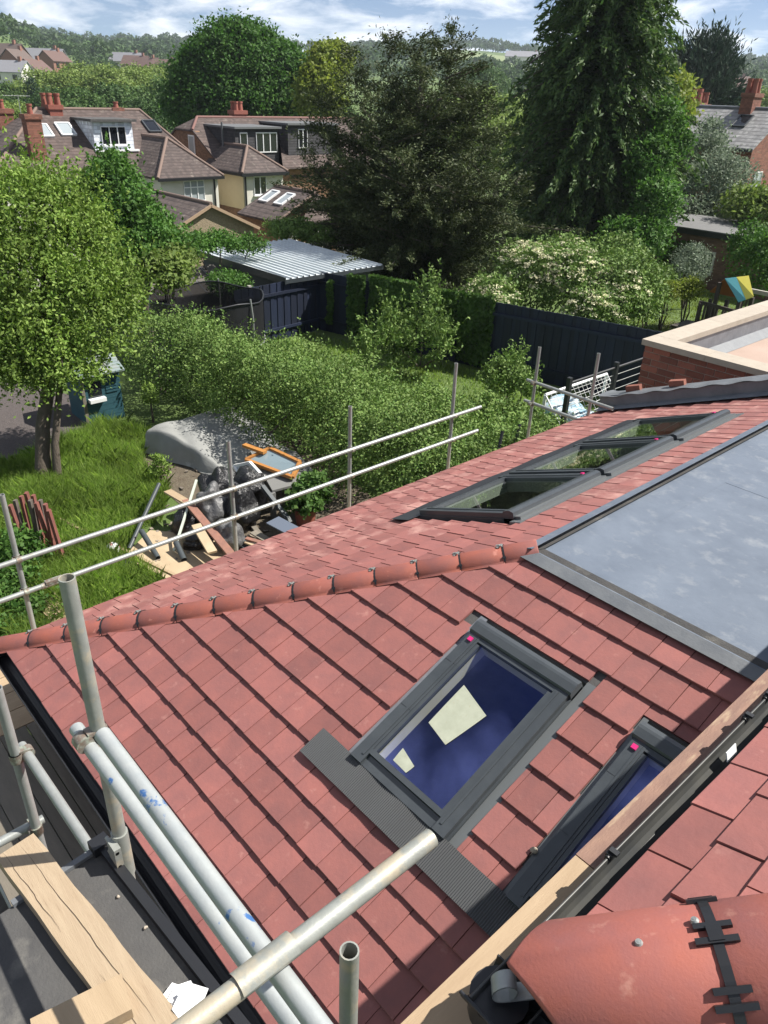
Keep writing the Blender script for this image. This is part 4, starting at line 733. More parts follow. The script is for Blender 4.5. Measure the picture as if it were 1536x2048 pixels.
for k, (px, py) in enumerate(((320, 935), (300, 760+30))):
    s6 = pxlobes([(px, py, 13.2 if k == 0 else 16.5, .16, 1.6)]); bush('weed', s6, crown(s6, 26, 20, .1, .07, .035, 40+k), LM['apple'], ('tall green weed beside the grey tarpaulin' if k == 0 else 'tall weed between the blue playhouse and the tarpaulin'), 'plant', stems=1)
# ================================================================== navy fences with ivy
def fence(label, p0, p1, h, bw=.115, z0=0., posts=None):
    p0 = V(*p0, 0); p1 = V(*p1, 0); L = np.linalg.norm(p1-p0); d = (p1-p0)/L; nrm_ = np.cross(d, (0,0,1)); t = thing('fence', (p0+p1)/2, label, 'fence', 'navy garden fences')
    n = int(L/bw); me = MB().box(-bw*.53, bw*.53, -.009, .009, 0, h).mesh('board', M['navy'])
    for k in range(n):
        c = p0+d*(k+.5)*L/n+nrm_*(.010 if k % 2 else -.010); inst(me, 'board', frame((c[0], c[1], z0+random.uniform(-.004,.004)), d, -nrm_, (0,0,1)), t)
    for z in(.35, h-.3): MB().bar(p0+V(0,0,z0+z)-nrm_*.05, p1+V(0,0,z0+z)-nrm_*.05, .04, .08).build('rail', M['navy'], t)
    for s in(posts or []): c = p0+d*s+nrm_*.07; MB().box(c[0]-.05, c[0]+.05, c[1]-.05, c[1]+.05, -.1, z0+h+.04).build('post', M['concrete'], t)
    return t
FA, FB = V(-8.6, 16.85), V(-13.0, 15.75); FC, FD = V(-18.85, 14.45), V(-18.5, 11.2)
fence('navy board fence beside the flowering elder bush', FA, FB, 1.86)
fence('ivy-covered middle run of the navy board fence', FB, FC, 1.78, .13)
fence('navy board fence with concrete posts in front of the metal-roofed shed', FC, FD, 1.68, .13, posts=[1.35, 2.65])
g = np.random.default_rng(77)
def ivyrun(pa, pb, dens, h0, h1, seed):
    g = np.random.default_rng(seed); d = (pb-pa); L = np.linalg.norm(d); d = d/L; nr = V(d[1], -d[0]); nr = nr if nr@(-pa) > 0 else -nr; n = int(dens*L)
    s = g.uniform(0, L, n); z = h0+(h1-h0)*g.random(n)**.85; k = .5+.5*np.sin(s*5+z*2)*np.sin(z*4+s); dep = .03+.16*g.random(n)*(.4+k); C = np.stack([pa[0]+d[0]*s+nr[0]*dep, pa[1]+d[1]*s+nr[1]*dep, z], 1)
    A = nrm(g.normal(size=(n,3))*.7+[0,0,-.5]); Nn = nrm(np.array([nr[0], nr[1], .5])+g.normal(size=(n,3))*.5); Nn = nrm(Nn-A*(Nn*A).sum(1, keepdims=True)); kk = g.uniform(.7,1.3,n); return leafverts(C, A, Nn, .10*kk, .09*kk)
dF = FC-FB; 
for k, (a, b, h0, h1, lab) in enumerate(((.40, .67, .0, 2.0, 'thick dark ivy hanging over the middle of the fence'), (-.01, .16, .1, 2.0, 'ivy curtain at the near end of the middle fence run'), (.18, .32, .5, 1.95, 'ivy hanging over the fence behind the tall loose shrub'), (.90, .93, .3, 1.6, 'thin strand of ivy near the corner of the navy fence'), (.70, .80, -.0, 1.9, 'ivy climbing the fence left of the conifer shade'))):
    v = ivyrun(FB+dF*a, FB+dF*b, 2600, h0, h1, k); o = fast_obj('ivy', v, 4, LM['ivy']); tag(o, lab, 'ivy', 'ivy on the fence')
# ================================================================== sheds, trampoline, playhouse
sh = thing('garden_shed', (-21.3, 14.9, -.6), 'grey garden building with ribbed white metal roof', 'shed')
MB().box(-23.6, -18.95, 13.2, 16.6, -1.2, 1.66).build('wall', mat('grey_render', (.075,.08,.088), .8), sh)
mb = MB(); n = 17; x0, x1 = -23.75, -18.62; y0, y1 = 13.05, 16.85
zr = lambda x: 1.80-(x-x0)/(x1-x0)*.06
mb.poly([(x0, y0, zr(x0)-.05), (x1, y0, zr(x1)-.05), (x1, y1, zr(x1)-.05), (x0, y1, zr(x0)-.05)][::-1])
for k in range(n):
    a = y0+(y1-y0)*k/n; b = y0+(y1-y0)*(k+1)/n; w_ = (b-a); pr = [(a, 0), (a+w_*.70, 0), (a+w_*.78, .045), (a+w_*.92, .045), (b, 0)]
    for (ya, za), (yb, zb) in zip(pr[:-1], pr[1:]): mb.poly([(x0, ya, zr(x0)+za), (x1, ya, zr(x1)+za), (x1, yb, zr(x1)+zb), (x0, yb, zr(x0)+zb)])
mb.build('ribbed_roof', mat('white_metal', (.60,.64,.66), .32, var=(.52,.57,.60), scale=1.5), sh)
MB().box(-18.66, -18.60, y0, y1, 1.62, 1.735).build('roof_trim', M['frame'], sh); MB().box(-23.8, -18.60, y0-.03, y0+.0, 1.60, 1.80).build('roof_trim', M['frame'], sh)
MB().box(-19.4, -18.93, 13.17, 13.19, -.8, 1.1).build('door', M['navy'], sh)
ds = thing('felted_shed', (-21.5, 11.4, -.4), 'dark wooden shed with brown felted gable roof', 'shed')
rx, rz = -22.0, 1.62; brownfelt = mat('brown_felt', (.085,.075,.068), .9, var=(.11,.10,.09), scale=3)
MB().prism([(rx-1.1, 9.2, -.9), (rx+1.1, 9.2, -.9), (rx+1.1, 9.2, 1.15), (rx, 9.2, 1.57), (rx-1.1, 9.2, 1.15)], (0, 3.3, 0)).build('wall', mat('shed_boards', (.06,.062,.066), .8, var=(.045,.045,.05), scale=5), ds)
for s in(1, -1):
    pa = mb = MB().prism([(rx, 9.0, rz), (rx+s*1.3, 9.0, 1.12), (rx+s*1.3, 9.0, 1.16), (rx, 9.0, rz+.04)], (0, 3.65, 0)); rfp = pa.build('roof_slope', brownfelt, ds)
    if s > 0:
        for k in range(7): MB().add([(rx+.02, 9.0+.52*k, rz+.046), (rx+1.31, 9.0+.52*k, 1.166), (rx+1.31, 9.03+.52*k, 1.166), (rx+.02, 9.03+.52*k, rz+.046)], [(0,1,2,3)]).build('felt_batten', M['lead2'], rfp)
tp = thing('trampoline', (-17.6, 9.9, 0), 'round trampoline with black safety net behind the hedge', 'trampoline')
tcx, tcy, tr = -17.75, 9.95, 1.45
netm = bpy.data.materials.new('net_mesh'); netm.use_nodes = True; t_ = netm.node_tree; pz = t_.nodes['Principled BSDF']; pz.inputs['Base Color'].default_value = (.012,.012,.014,1); pz.inputs['Alpha'].default_value = .82
for i in range(24):
    pass
ring = [(tcx+tr*math.cos(2*math.pi*i/32), tcy+tr*math.sin(2*math.pi*i/32)) for i in range(33)]
mb = MB().path([(x, y, 1.86+.05*math.cos(5*2*math.pi*i/32)) for i, (x, y) in enumerate(ring)], .022, 6); mb.build('top_ring', M['black'], tp)
MB().path([(x, y, .72) for x, y in ring], .03, 6).build('bed_frame', M['galv'], tp); MB().poly([(x, y, .70) for x, y in ring[:-1]]).build('bed', M['black'], tp)
mb = MB().grid(lambda u, v: V(tcx+tr*.985*math.cos(2*math.pi*u), tcy+tr*.985*math.sin(2*math.pi*u), .72+(1.13+.05*math.cos(10*math.pi*u))*v), 48, 3); mb.build('safety_net', netm, tp)
for k in range(6): a = 2*math.pi*k/6+.3; MB().path([(tcx+(tr+.04)*math.cos(a), tcy+(tr+.04)*math.sin(a), 0), (tcx+(tr+.06)*math.cos(a), tcy+(tr+.06)*math.sin(a), 1.5), (tcx+tr*math.cos(a), tcy+tr*math.sin(a), 1.98)], .022, 8).build('pole', M['black'] if k % 2 else M['galv'], tp)
gb_ = [(gr(455, 560, 22.8)+V(0,0,-.1), (.7, .6, .3))]; bush('clipped_shrub', gb_, crown(gb_, 110, 26, .15, .09, .05, 31), LM['dark'], 'low dark green shrub seen through the trampoline net')
ph = thing('playhouse', (-15.6, 6.0, 0), 'small teal wooden playhouse with pale roof beneath the apple tree', 'playhouse')
teal = mat('teal_paint', (.022,.085,.11), .7, var=(.016,.065,.085), scale=4); ppx, ppy = -15.75, 5.62
for k in range(9): MB().box(ppx+.04, ppx+.065, ppy, ppy+.86, .02+.125*k, .02+.125*k+.118).build('board', teal, ph)
MB().box(ppx-.85, ppx+.04, ppy+.02, ppy+.84, .0, 1.15).build('wall', teal, ph); MB().box(ppx+.066, ppx+.09, ppy-.02, ppy+.05, 0, 1.15).build('corner_post', M['oldboard'], ph)
MB().box(ppx+.067, ppx+.08, ppy+.14, ppy+.42, .62, .98).build('window', M['glassdark'], ph); MB().box(ppx+.066, ppx+.19, ppy+.10, ppy+.46, .52, .60).build('window_ledge', M['white'], ph)
for k in range(5): MB().box(ppx+.067, ppx+.083, ppy+.52, ppy+.78, .66+.065*k, .70+.065*k).build('louvre', teal, ph)
for k in range(6):
    a = k/6; MB().prism([(ppx+.22-1.0*a*.5-.0, ppy-.08, 1.12+.24*a), (ppx+.22-1.0*(a+1/6)*.5, ppy-.08, 1.12+.24*(a+1/6)), (ppx+.22-1.0*(a+1/6)*.5, ppy-.08, 1.145+.24*(a+1/6)), (ppx+.22-1.0*a*.5, ppy-.08, 1.145+.24*a+.008)], (0, 1.02, 0)).build('roof_board', mat('pale_felt', (.26,.27,.25), .8, var=(.16,.22,.23), scale=3) if k == 0 else bpy.data.materials['pale_felt'], ph)
MB().prism([(ppx-.28, ppy-.08, 1.362), (ppx-.98, ppy-.08, 1.12), (ppx-.98, ppy-.08, 1.14), (ppx-.28, ppy-.08, 1.388)], (0, 1.02, 0)).build('roof_back', bpy.data.materials['pale_felt'], ph)
# ================================================================== tarpaulin and the rubbish heap
tarpm = mat('grey_tarpaulin', (.19,.195,.19), .7, var=(.25,.255,.245), scale=3, amt=.7, bump=.006, bscale=9, stain=(.42,.43,.42), sscale=2.2, spos=(.62,.72))
g = np.random.default_rng(5)
def tarp(u, v):
    q = [V(-13.75, 5.85), V(-11.55, 6.55), V(-11.6, 8.3), V(-14.0, 8.25)]; p = q[0]*(1-u)*(1-v)+q[1]*u*(1-v)+q[2]*u*v+q[3]*(1-u)*v
    h = .50*sm(0, .045, u)*(1-.6*sm(.35, .95, u))*sm(0, .10, v+.015)*(1-.2*sm(.8, 1, v))
    h += .022*abs(math.sin(15*u+9*v))*math.sin(9*v+2)*(u*(1-u)*4)+.05*math.sin(4*u+7*v)*u-.05*abs(math.sin(7*(u+v)+1.5*math.sin(5*v)))**4; e = min(u, v, 1-u, 1-v); h *= sm(0, .05, e) if e < .05 else 1
    w_ = .05*math.sin(u*14)*(v < .05)+.04*math.sin(v*13)*(u > .95)
    return V(p[0]+w_, p[1]+w_, .03+max(0, h))
single('tarpaulin', MB().grid(tarp, 90, 70), tarpm, 'grey tarpaulin draped over a box-shaped heap against the hedge', 'tarpaulin')
def gp(px, py, h=0.): return gz(px, py, h)
def loose(name, p, q, wd, ht, m, label, cat, hp=.03, hq=.03, group=None, grd=(0,0,1)): return single(name, MB().bar(gp(p[0], p[1], hp), gp(q[0], q[1], hq), wd, ht, grd), M[m] if isinstance(m, str) else m, label, cat, group)
ply = mat('plywood', (.45,.35,.23), .8, var=(.38,.29,.185), scale=5, bump=.001, bscale=30)
MBp = MB().prism([gp(*q, .03) for q in((255, 1107), (300, 1062), (420, 1072), (520, 1125), (450, 1190), (345, 1162))], (0,0,.018)); single('plywood_sheet', MBp, ply, 'pale plywood sheet lying on the grass under the loose pipes', 'board')
redw = mat('red_brown_timber', (.27,.13,.09), .8, var=(.20,.10,.075), scale=4, stretch=(3,3,3)); pale = mat('pale_green_strip', (.50,.55,.47), .6); orangew = mat('orange_timber', (.42,.19,.045), .6, var=(.33,.14,.035), scale=4); greyw = M['oldboard']
loose('board', (372, 1000), (462, 1108), .13, .035, redw, 'long red-brown board propped on the rubbish heap', 'board', .55, .30)
loose('board', (392, 1050), (425, 1105), .15, .04, ply, 'short square-ended pale board on the rubbish heap', 'board', .45, .30)
loose('board', (335, 982), (380, 1008), .14, .03, 'timber', 'orange-brown board sticking out at the top of the rubbish heap', 'board', .5, .55)
loose('strip', (393, 960), (348, 1102), .035, .03, pale, 'pale green strip leaning across the rubbish heap', 'strip', .75, .10)
loose('batten', (120, 1038), (390, 1170), .05, .03, 'timber', 'long yellow timber batten lying across the grass', 'batten', .06, .09)
loose('board', (245, 1108), (360, 1165), .12, .03, ply, 'thin pale board lying along the edge of the plywood', 'board', .05, .06)
for p, q, l in(((100, 1190), (140, 1240), 'upper of two timber planks lying by the dark shrub'), ((75, 1195), (130, 1260), 'lower of two timber planks lying by the dark shrub')): loose('plank', p, q, .16, .04, 'timber', l, 'plank', .12, .12)
dk = mat('dark_pipe', (.055,.065,.07), .4)
for p, q, r, hp, hq, l in(((318, 968), (258, 1098), .035, .5, .06, 'long dark grey pipe leaning against the heap'), ((283, 1062), (316, 1116), .045, .25, .08, 'short dark pipe standing on the plywood'), ((352, 1085), (368, 1120), .05, .2, .08, 'short black pipe offcut on the plywood beside the heap'), ((252, 1125), (232, 1165), .035, .06, .05, 'grey pipe offcut lying in the grass below the ball'), ((185, 1112), (275, 1128), .03, .05, .06, 'thin black pipe lying in the grass beside the ball')):
    single('pipe', MB().tube(gp(p[0], p[1], hp), gp(q[0], q[1], hq), r, n=12, hollow=.005), dk, l, 'pipe')
c = gp(226, 1098, .11); bl = thing('football', (c[0], c[1], 0), 'white and red football on the grass', 'ball'); MB().blob(c, .11, 18, 12, 0, 1, 1).build('ball', M['white'], bl)
mb = MB()
for k in range(9):
    d = unit(np.random.default_rng(k).normal(size=3)); e = unit(np.cross(d, (.3,.5,.8))); f = np.cross(d, e); mb.add([c+(d+.24*(e*math.cos(a)+f*math.sin(a)))/math.hypot(1,.24)*.1125 for a in np.linspace(0, 6.28, 6)[:-1]], [(0,1,2,3,4)])
mb.build('panel', mat('red_panel', (.5,.04,.07), .5), bl)
bag = mat('black_bag', (.012,.012,.014), .28, bump=.05, bscale=9, spec=.6); bag2 = mat('grey_bag', (.05,.05,.055), .35, var=(.16,.16,.16), scale=9, bump=.03, bscale=12)
for k, (px, py, h, r, m_, l) in enumerate(((440, 990, .42, .33, bag, 'large black rubbish bag at the top of the heap'), (425, 1020, .35, .26, bag2, 'grey crumpled bag in the middle of the heap'), (395, 1080, .15, .22, bag, 'black bag at the plywood end of the heap'), (480, 1020, .35, .28, bag, 'black bag behind the scaffold upright'), (462, 1075, .25, .22, bag2, 'pale crumpled plastic bag low on the heap'), (368, 1045, .2, .2, bag, 'small black bag under the pale green strip'), (500, 985, .45, .3, bag, 'black bag beside the pale window frame'))):
    single('rubbish_bag', MB().blob(gp(px, py, h), (r, r, h+.05), 30, 22, .16, 4, 60+k), m_, l, 'bag', 'bags on the rubbish heap')
g = np.random.default_rng(91)
for k in range(14):
    p = (g.uniform(455, 580), g.uniform(1040, 1090)); a = g.uniform(.1, 1.0); L = g.uniform(40, 90); names = ['grey', 'brown', 'dark', 'pale']; mm = [greyw, redw, dk, ply][k % 4]
    loose('board_offcut', p, (p[0]+L*math.cos(a), p[1]+L*math.sin(a)*.8), g.uniform(.06,.14), .025, mm, '%s board offcut in the jumble at the right of the heap' % names[k % 4], 'board', .12+.02*k, .10+.02*k, 'board offcuts on the heap')
loose('panel', (545, 1040), (620, 1080), .28, .02, mat('slate_panel', (.10,.12,.16), .5), 'dark slate-grey panel lying on the heap beside the eaves', 'panel', .5, .45)
loose('beam', (525, 972), (582, 1045), .07, .05, dk, 'dark grey beam leaning at the right of the heap', 'beam', .7, .3)
# old window frames on a table by the hedge
wt = thing('worktable', (-10.9, 7.6, 0), 'low grey table of old window frames beside the hedge', 'table'); tcol = mat('table_grey', (.16,.16,.155), .8)
tc_ = [gp(500, 905, .5), gp(590, 905, .5), gp(640, 960, .5), gp(545, 985, .5)]
MB().prism(tc_, (0,0,.04)).build('table_top', tcol, wt)
for q in tc_: MB().box(q[0]-.04, q[0]+.04, q[1]-.04, q[1]+.04, 0, .5).build('leg', tcol, wt)
fw = thing('window_frame', gp(560, 930, .55), 'old orange timber window frame lying on the table', 'window frame')
cs = [gp(492, 920, .62), gp(540, 897, .75), gp(600, 925, .75), gp(585, 955, .62)]
for i in range(4): MB().bar(cs[i], cs[(i+1) % 4], .07, .06).build('rail', orangew, fw)
MB().poly(cs).build('pane', mat('dull_glass', (.20,.26,.29), .12, spec=.8), fw)
loose('board', (488, 890), (530, 905), .10, .05, orangew, 'orange timber piece lying behind the old window frame', 'board', .75, .75)
fw2 = thing('window_frame', gp(505, 950, .4), 'white-framed old window leaning on the heap behind the scaffold upright', 'window frame')
cs = [gp(468, 932, .55), gp(500, 925, .75), gp(530, 958, .7), gp(492, 975, .4)]
for i in range(4): MB().bar(cs[i], cs[(i+1) % 4], .05, .05).build('rail', M['white'], fw2)
MB().poly(cs).build('pane', mat('pale_glass', (.42,.47,.50), .15, var=(.15,.17,.19), scale=5), fw2)
# stack of old posts
redp = mat('red_stained_post', (.23,.075,.055), .8, var=(.15,.06,.05), scale=6, stretch=(4,4,1)); dkp = mat('dark_post', (.07,.055,.048), .85, var=(.12,.10,.085), scale=6)
ordn = ['first', 'second', 'third', 'fourth', 'fifth', 'sixth', 'seventh', 'eighth', 'ninth', 'tenth']
for k, (px, py, L) in enumerate(sorted(((30, 1000, .9), (42, 992, .95), (52, 985, 1.0), (60, 1000, .85), (72, 1005, .9), (80, 1000, .85), (90, 1008, .9), (97, 1020, .85), (20, 1010, .9), (66, 990, .95)))):
    t = gp(px, py, .92); b = V(t[0]+.06*math.sin(k*1.3)+.05, t[1]+.02+.05*math.cos(k*2.1), .0); red = k % 3 != 1; single('old_post', MB().bar(b, t, .075, .045, (.7,.7,.1)), redp if red else dkp, '%s old post in the bundle by the guard rail, %s from the left' % ('red-stained' if red else 'dark weathered', ordn[k]), 'post', 'bundle of old posts')
sheet('patio', [(-9, -6), (3, -6), (3, 1.24), (-9, 1.24)], .014, mat('dark_paving', (.10,.095,.085), .9, var=(.06,.058,.05), scale=3, bump=.01, bscale=20))  # dark ground sheet added where deep shade lies below the scaffold
g = np.random.default_rng(55); mb = MB()
for k in range(170):
    px, py = (g.uniform(300, 620), g.uniform(930, 1110)) if k % 3 else (g.uniform(290, 470), g.uniform(1060, 1140)); c = gp(px, py, .03); a = g.uniform(0, 6.28); mb.obox(c, (math.cos(a), math.sin(a), g.normal(0,.2)), (-math.sin(a), math.cos(a), 0), (0,0,1), g.uniform(.03,.16), g.uniform(.02,.06), g.uniform(.01,.03))
single('small_rubble', mb, mat('mixed_rubble', (.30,.24,.18), .9, var=(.12,.11,.10), scale=2.5, amt=1.2, island=.5), 'small chips and splinters scattered round the rubbish heap', 'rubble', kind='stuff')
# ================================================================== big conifers and shrubs beyond the fence
yb = gr(836, 300, 29.5); yb[2] = float(terr(yb[0], yb[1])); 
def prof(tab): z = [a for a, b in tab]; r = [b for a, b in tab]; return lambda t: float(np.interp(t, z, r))
yv = []; ybr = []
for k, (px, py, d_, nb, rm) in enumerate(((705, 95, 30, 85, 1.3), (775, 62, 29.8, 95, 1.3), (830, 48, 29.5, 95, 1.3), (905, 50, 29, 95, 1.3), (950, 165, 28.3, 85, 1.3), (998, 250, 27.6, 75, 1.3), (640, 170, 30, 80, 1.35), (605, 270, 29.5, 60, 1.2), (860, 130, 27.6, 90, 1.4), (740, 180, 27.8, 90, 1.5), (1040, 345, 26.8, 55, 1.2), (930, 330, 26, 80, 1.4), (810, 290, 26.4, 90, 1.5), (690, 310, 27.6, 80, 1.4))):
    tp_ = gr(px, py, d_); Hh = tp_[2]-yb[2]; en = prof([(0, rm*.5), (.25, rm*.9), (.5, rm*1.05), (.75, rm*.95), (.9, rm*.7), (1, rm*.25)]); v, b_ = conifer(yb, Hh, en, nb, 400+k, .55, .25, .24, .25, .12, .042, 42, lean=(tp_[0]-yb[0], tp_[1]-yb[1]), t0=.25, nz=.2, tipup=.1); yv.append(v); ybr += b_[::2]
v, b_ = conifer(yb, 4.6, prof([(0, 2.6), (.4, 4.0), (.8, 3.9), (1, 3.4)]), 230, 450, .25, .30, .27, .28, .13, .045, 46, t0=.06, nz=.2, tipup=.12); yv.append(v); ybr += b_
conifer_tree('yew_tree', yb, 8.0, .45, (np.concatenate(yv), ybr[::2]), LM['yew'], 'large dark olive-brown yew tree in the middle distance')
cb_ = gr(1178, 300, 37.5); cb_[2] = float(terr(cb_[0], cb_[1])); ce = prof([(0, 2.9), (.15, 3.5), (.35, 3.5), (.55, 3.1), (.75, 2.45), (.9, 1.6), (1, .5)])
conifer_tree('cypress_tree', cb_, 14.4, .5, conifer(cb_, 14.2, ce, 850, 52, .40, .60, .33, .36, .27, .085, 34, t0=.02, nz=.13), LM['cypress'], 'tall dark green cypress tree rising out of the top of the view')
tl = pxlobes([(1300, 330, 35, 1.0, 1.3), (1330, 250, 36, .8, 1.2), (1310, 420, 33.5, 1.0, 1.3), (1290, 480, 32.5, .9, 1), (1240, 490, 32, 1.0, 1), (1350, 290, 36, .7, 1)])
tree('garden_tree', V(-18.6, 30.5, 0), gr(1300, 380, 34.5), .14, .05, tl, crown(tl, 560, 26, .34, .16, .10, 53), LM['dark'], 'bright green deciduous tree at the right flank of the cypress', seed=11)
tl = pxlobes([(1310, 215, 52, 2.0, 1.1), (1340, 200, 53, 1.5, 1)]); b_ = gr(1315, 300, 52); b_[2] = terr(b_[0], b_[1])
tree('garden_tree', b_, gr(1315, 220, 52), .2, .06, tl, crown(tl, 200, 28, .6, .3, .2, 54), LM['yellow'], 'yellow-green tree right of the cypress beside the slate roofs', seed=12)
el = pxlobes([(1080, 560, 24, 1.2, .9), (1150, 570, 24, 1.3, .9), (1220, 590, 23.5, 1.2, .8), (1050, 530, 25, 1.0, .8), (1130, 530, 25.5, 1.2, .8), (1250, 560, 24.5, 1.2, .8), (1190, 620, 22.5, 1.0, .7), (1290, 590, 24.5, .8, .7), (980, 590, 22.5, .9, .6), (1230, 520, 26, 1.0, .8)])
eb = bush('elder_bush', el, crown(el, 1250, 26, .28, .12, .06, 55), LM['hedge'], 'large elder bush covered in flat white flower heads above the navy fence', stems=14)
g = np.random.default_rng(17); fl = []; nfl = 0
while nfl < 430:
    l = el[[0, 1, 3, 4, 0, 3, 8, 6, 1, 2][g.integers(10)]]; d = unit(g.normal(size=3)+V(.35, -.5, .8)); 
    if d[2] < -.1: continue
    c = l[0]+d*V(*l[1])*g.uniform(.98, 1.1); R_ = g.uniform(.08, .15); up = unit(d*.5+V(0,0,1)); e = unit(np.cross(up, (.3,.8,.1))); f = np.cross(up, e); n = 14; a = g.uniform(0, 6.28, n); rr = R_*np.sqrt(g.random(n))
    C = c+e*(np.cos(a)*rr)[:, None]+f*(np.sin(a)*rr)[:, None]+up*(g.normal(0, .008, n))[:, None]; A = nrm(g.normal(size=(n, 3))); Nn = nrm(up+g.normal(size=(n, 3))*.3); Nn = nrm(Nn-A*(Nn*A).sum(1, keepdims=True)); fl.append(leafverts(C, A, Nn, np.full(n, .06), np.full(n, .055), 0)); nfl += 1
o = fast_obj('flower_heads', np.concatenate(fl), 4, leafmat('elderflower', (.62,.60,.40), (.74,.72,.52), .25), eb); o['kind'] = 'stuff'
def simplebush(spec, ncl, L, W, seed, lm, label, crad=.25, npc=26): l = pxlobes(spec); return bush('shrub', l, crown(l, ncl, npc, crad, L, W, seed), LM[lm], label)
simplebush([(1385, 530, 30, .75, 1), (1370, 545, 29.5, .6, .9)], 190, .09, .04, 56, 'silver', 'round silvery shrub against the brick garage wall', .2)
simplebush([(1335, 583, 26.5, .45, .7)], 70, .09, .05, 57, 'yellow', 'clipped yellow-green shrub at the lawn edge, left of two', .16)
simplebush([(1380, 580, 27, .48, .8)], 70, .09, .05, 58, 'yellow', 'clipped yellow-green shrub at the lawn edge, right of two', .16)
simplebush([(1510, 540, 27, .8, 1.3), (1500, 490, 28, .7, 1), (1530, 500, 27, .7, 1)], 210, .12, .07, 59, 'dark', 'tall green shrub at the right edge beside the brick garage')
simplebush([(1500, 415, 38, 1.3, .7), (1540, 430, 37, 1.3, .8)], 160, .2, .12, 60, 'pale', 'pale flowering shrub behind the flat garage roof', .35)
simplebush([(1310, 560, 27, .6, .8), (1285, 620, 23, .4, .5)], 120, .12, .06, 66, 'hedge', 'leafy green shrubs between the elder bush and the lawn')
wl_ = pxlobes([(1410, 330, 44, 1.4, 1.2), (1440, 390, 42, 2.0, 1), (1390, 400, 42, 1.8, 1), (1460, 420, 41, 1.6, .8), (1380, 440, 40, 1.4, .7), (1420, 280, 45, .9, 1.2)])
tree('silver_tree', V(-24.5, 34.5, 0), gr(1415, 330, 43), .16, .05, wl_, crown(wl_, 640, 28, .4, .17, .085, 61), LM['silver'], 'silvery green tree in front of the brick terrace houses', seed=13)
pn = pxlobes([(1370, 170, 78, 2.4, 1.4), (1420, 150, 78, 2.2, 1.5), (1400, 210, 77, 3.2, 1.1), (1350, 200, 78, 1.7, 1.2), (1440, 190, 77, 1.9, 1.4), (1390, 130, 78, 1.2, 1.6), (1430, 120, 78, .9, 1.6)]); b_ = gr(1395, 260, 78); b_[2] = terr(b_[0], b_[1])
tree('pine_tree', b_, gr(1400, 150, 78), .35, .1, pn, crown(pn, 620, 24, .75, .55, .13, 62, along=(.8, .6, .9), up=.3), leafmat('pine_needle', (.022,.045,.028), (.045,.07,.045), .1), 'dark blue-green pine behind the terrace chimneys', nb=14, seed=14)
ch = pxlobes([(480, 150, 76, 5.2, .9), (420, 175, 76, 4.0, .9), (550, 170, 76, 4.2, .9), (480, 205, 75, 5.2, .7), (400, 215, 75, 3.4, .8), (570, 210, 75, 3.4, .8), (450, 120, 77, 3.0, .8), (520, 122, 77, 3.0, .8), (600, 175, 76, 2.0, 1)]); b_ = gr(480, 300, 76); b_[2] = terr(b_[0], b_[1])
tree('chestnut_tree', b_, gr(480, 170, 76), .5, .2, ch, crown(ch, 2300, 26, .72, .30, .20, 63, up=.7), LM['chestnut'], 'broad dome-shaped chestnut tree behind the brown-roofed houses', nb=10, seed=15)
tl = pxlobes([(650, 140, 70, 1.6, 1.2), (640, 190, 69, 2.0, 1.2), (672, 118, 71, 1.2, 1.1)]); b_ = gr(650, 280, 70); b_[2] = terr(b_[0], b_[1])
tree('lime_tree', b_, gr(650, 150, 70), .25, .08, tl, crown(tl, 330, 26, .6, .34, .22, 64), LM['yellow'], 'sunlit yellow-green tree between the chestnut and the yew', seed=16)
# ================================================================== houses
rt = coursemat('brown_clay_tiles', (.066,.049,.044), (.095,.069,.061), (.045,.028,.025), 7.5, lich=(.155,.13,.11))
rt2 = coursemat('dark_clay_tiles', (.062,.047,.043), (.085,.064,.058), (.035,.025,.024), 7.5, lich=(.165,.14,.12))
slate = coursemat('grey_slates', (.17,.17,.175), (.24,.24,.24), (.06,.06,.065), 5.5, rough=.55, lich=(.34,.34,.33))
ridge = mat('ridge_tile', (.18,.125,.10), .85, var=(.17,.12,.10), scale=6); redridge = mat('red_ridge', (.17,.085,.072), .8)
fb = coursemat('far_brick', (.22,.085,.055), (.17,.065,.045), (.16,.10,.075), 13, bdist=.005); fb2 = coursemat('far_brown_brick', (.25,.14,.08), (.19,.105,.062), (.18,.12,.08), 13, bdist=.005)
cream = mat('cream_render', (.62,.53,.34), .85, var=(.56,.47,.30), scale=1.2); wren = mat('white_render', (.66,.64,.58), .85, var=(.58,.56,.50), scale=1.5)
pebble = mat('pebbledash', (.44,.36,.25), .95, var=(.22,.17,.115), scale=18, amt=1, bump=.03, bscale=30); clad = coursemat('dark_cladding', (.035,.034,.038), (.045,.044,.048), (.012,.012,.014), 6.5, bdist=.02)
wclad = coursemat('white_boarding', (.70,.74,.80), (.66,.70,.77), (.45,.48,.55), 5.5, bdist=.012); terra = mat('terracotta', (.24,.075,.052), .7)
def sbox(par, name, m, *a): return MB().box(*a).build(name, m, par)
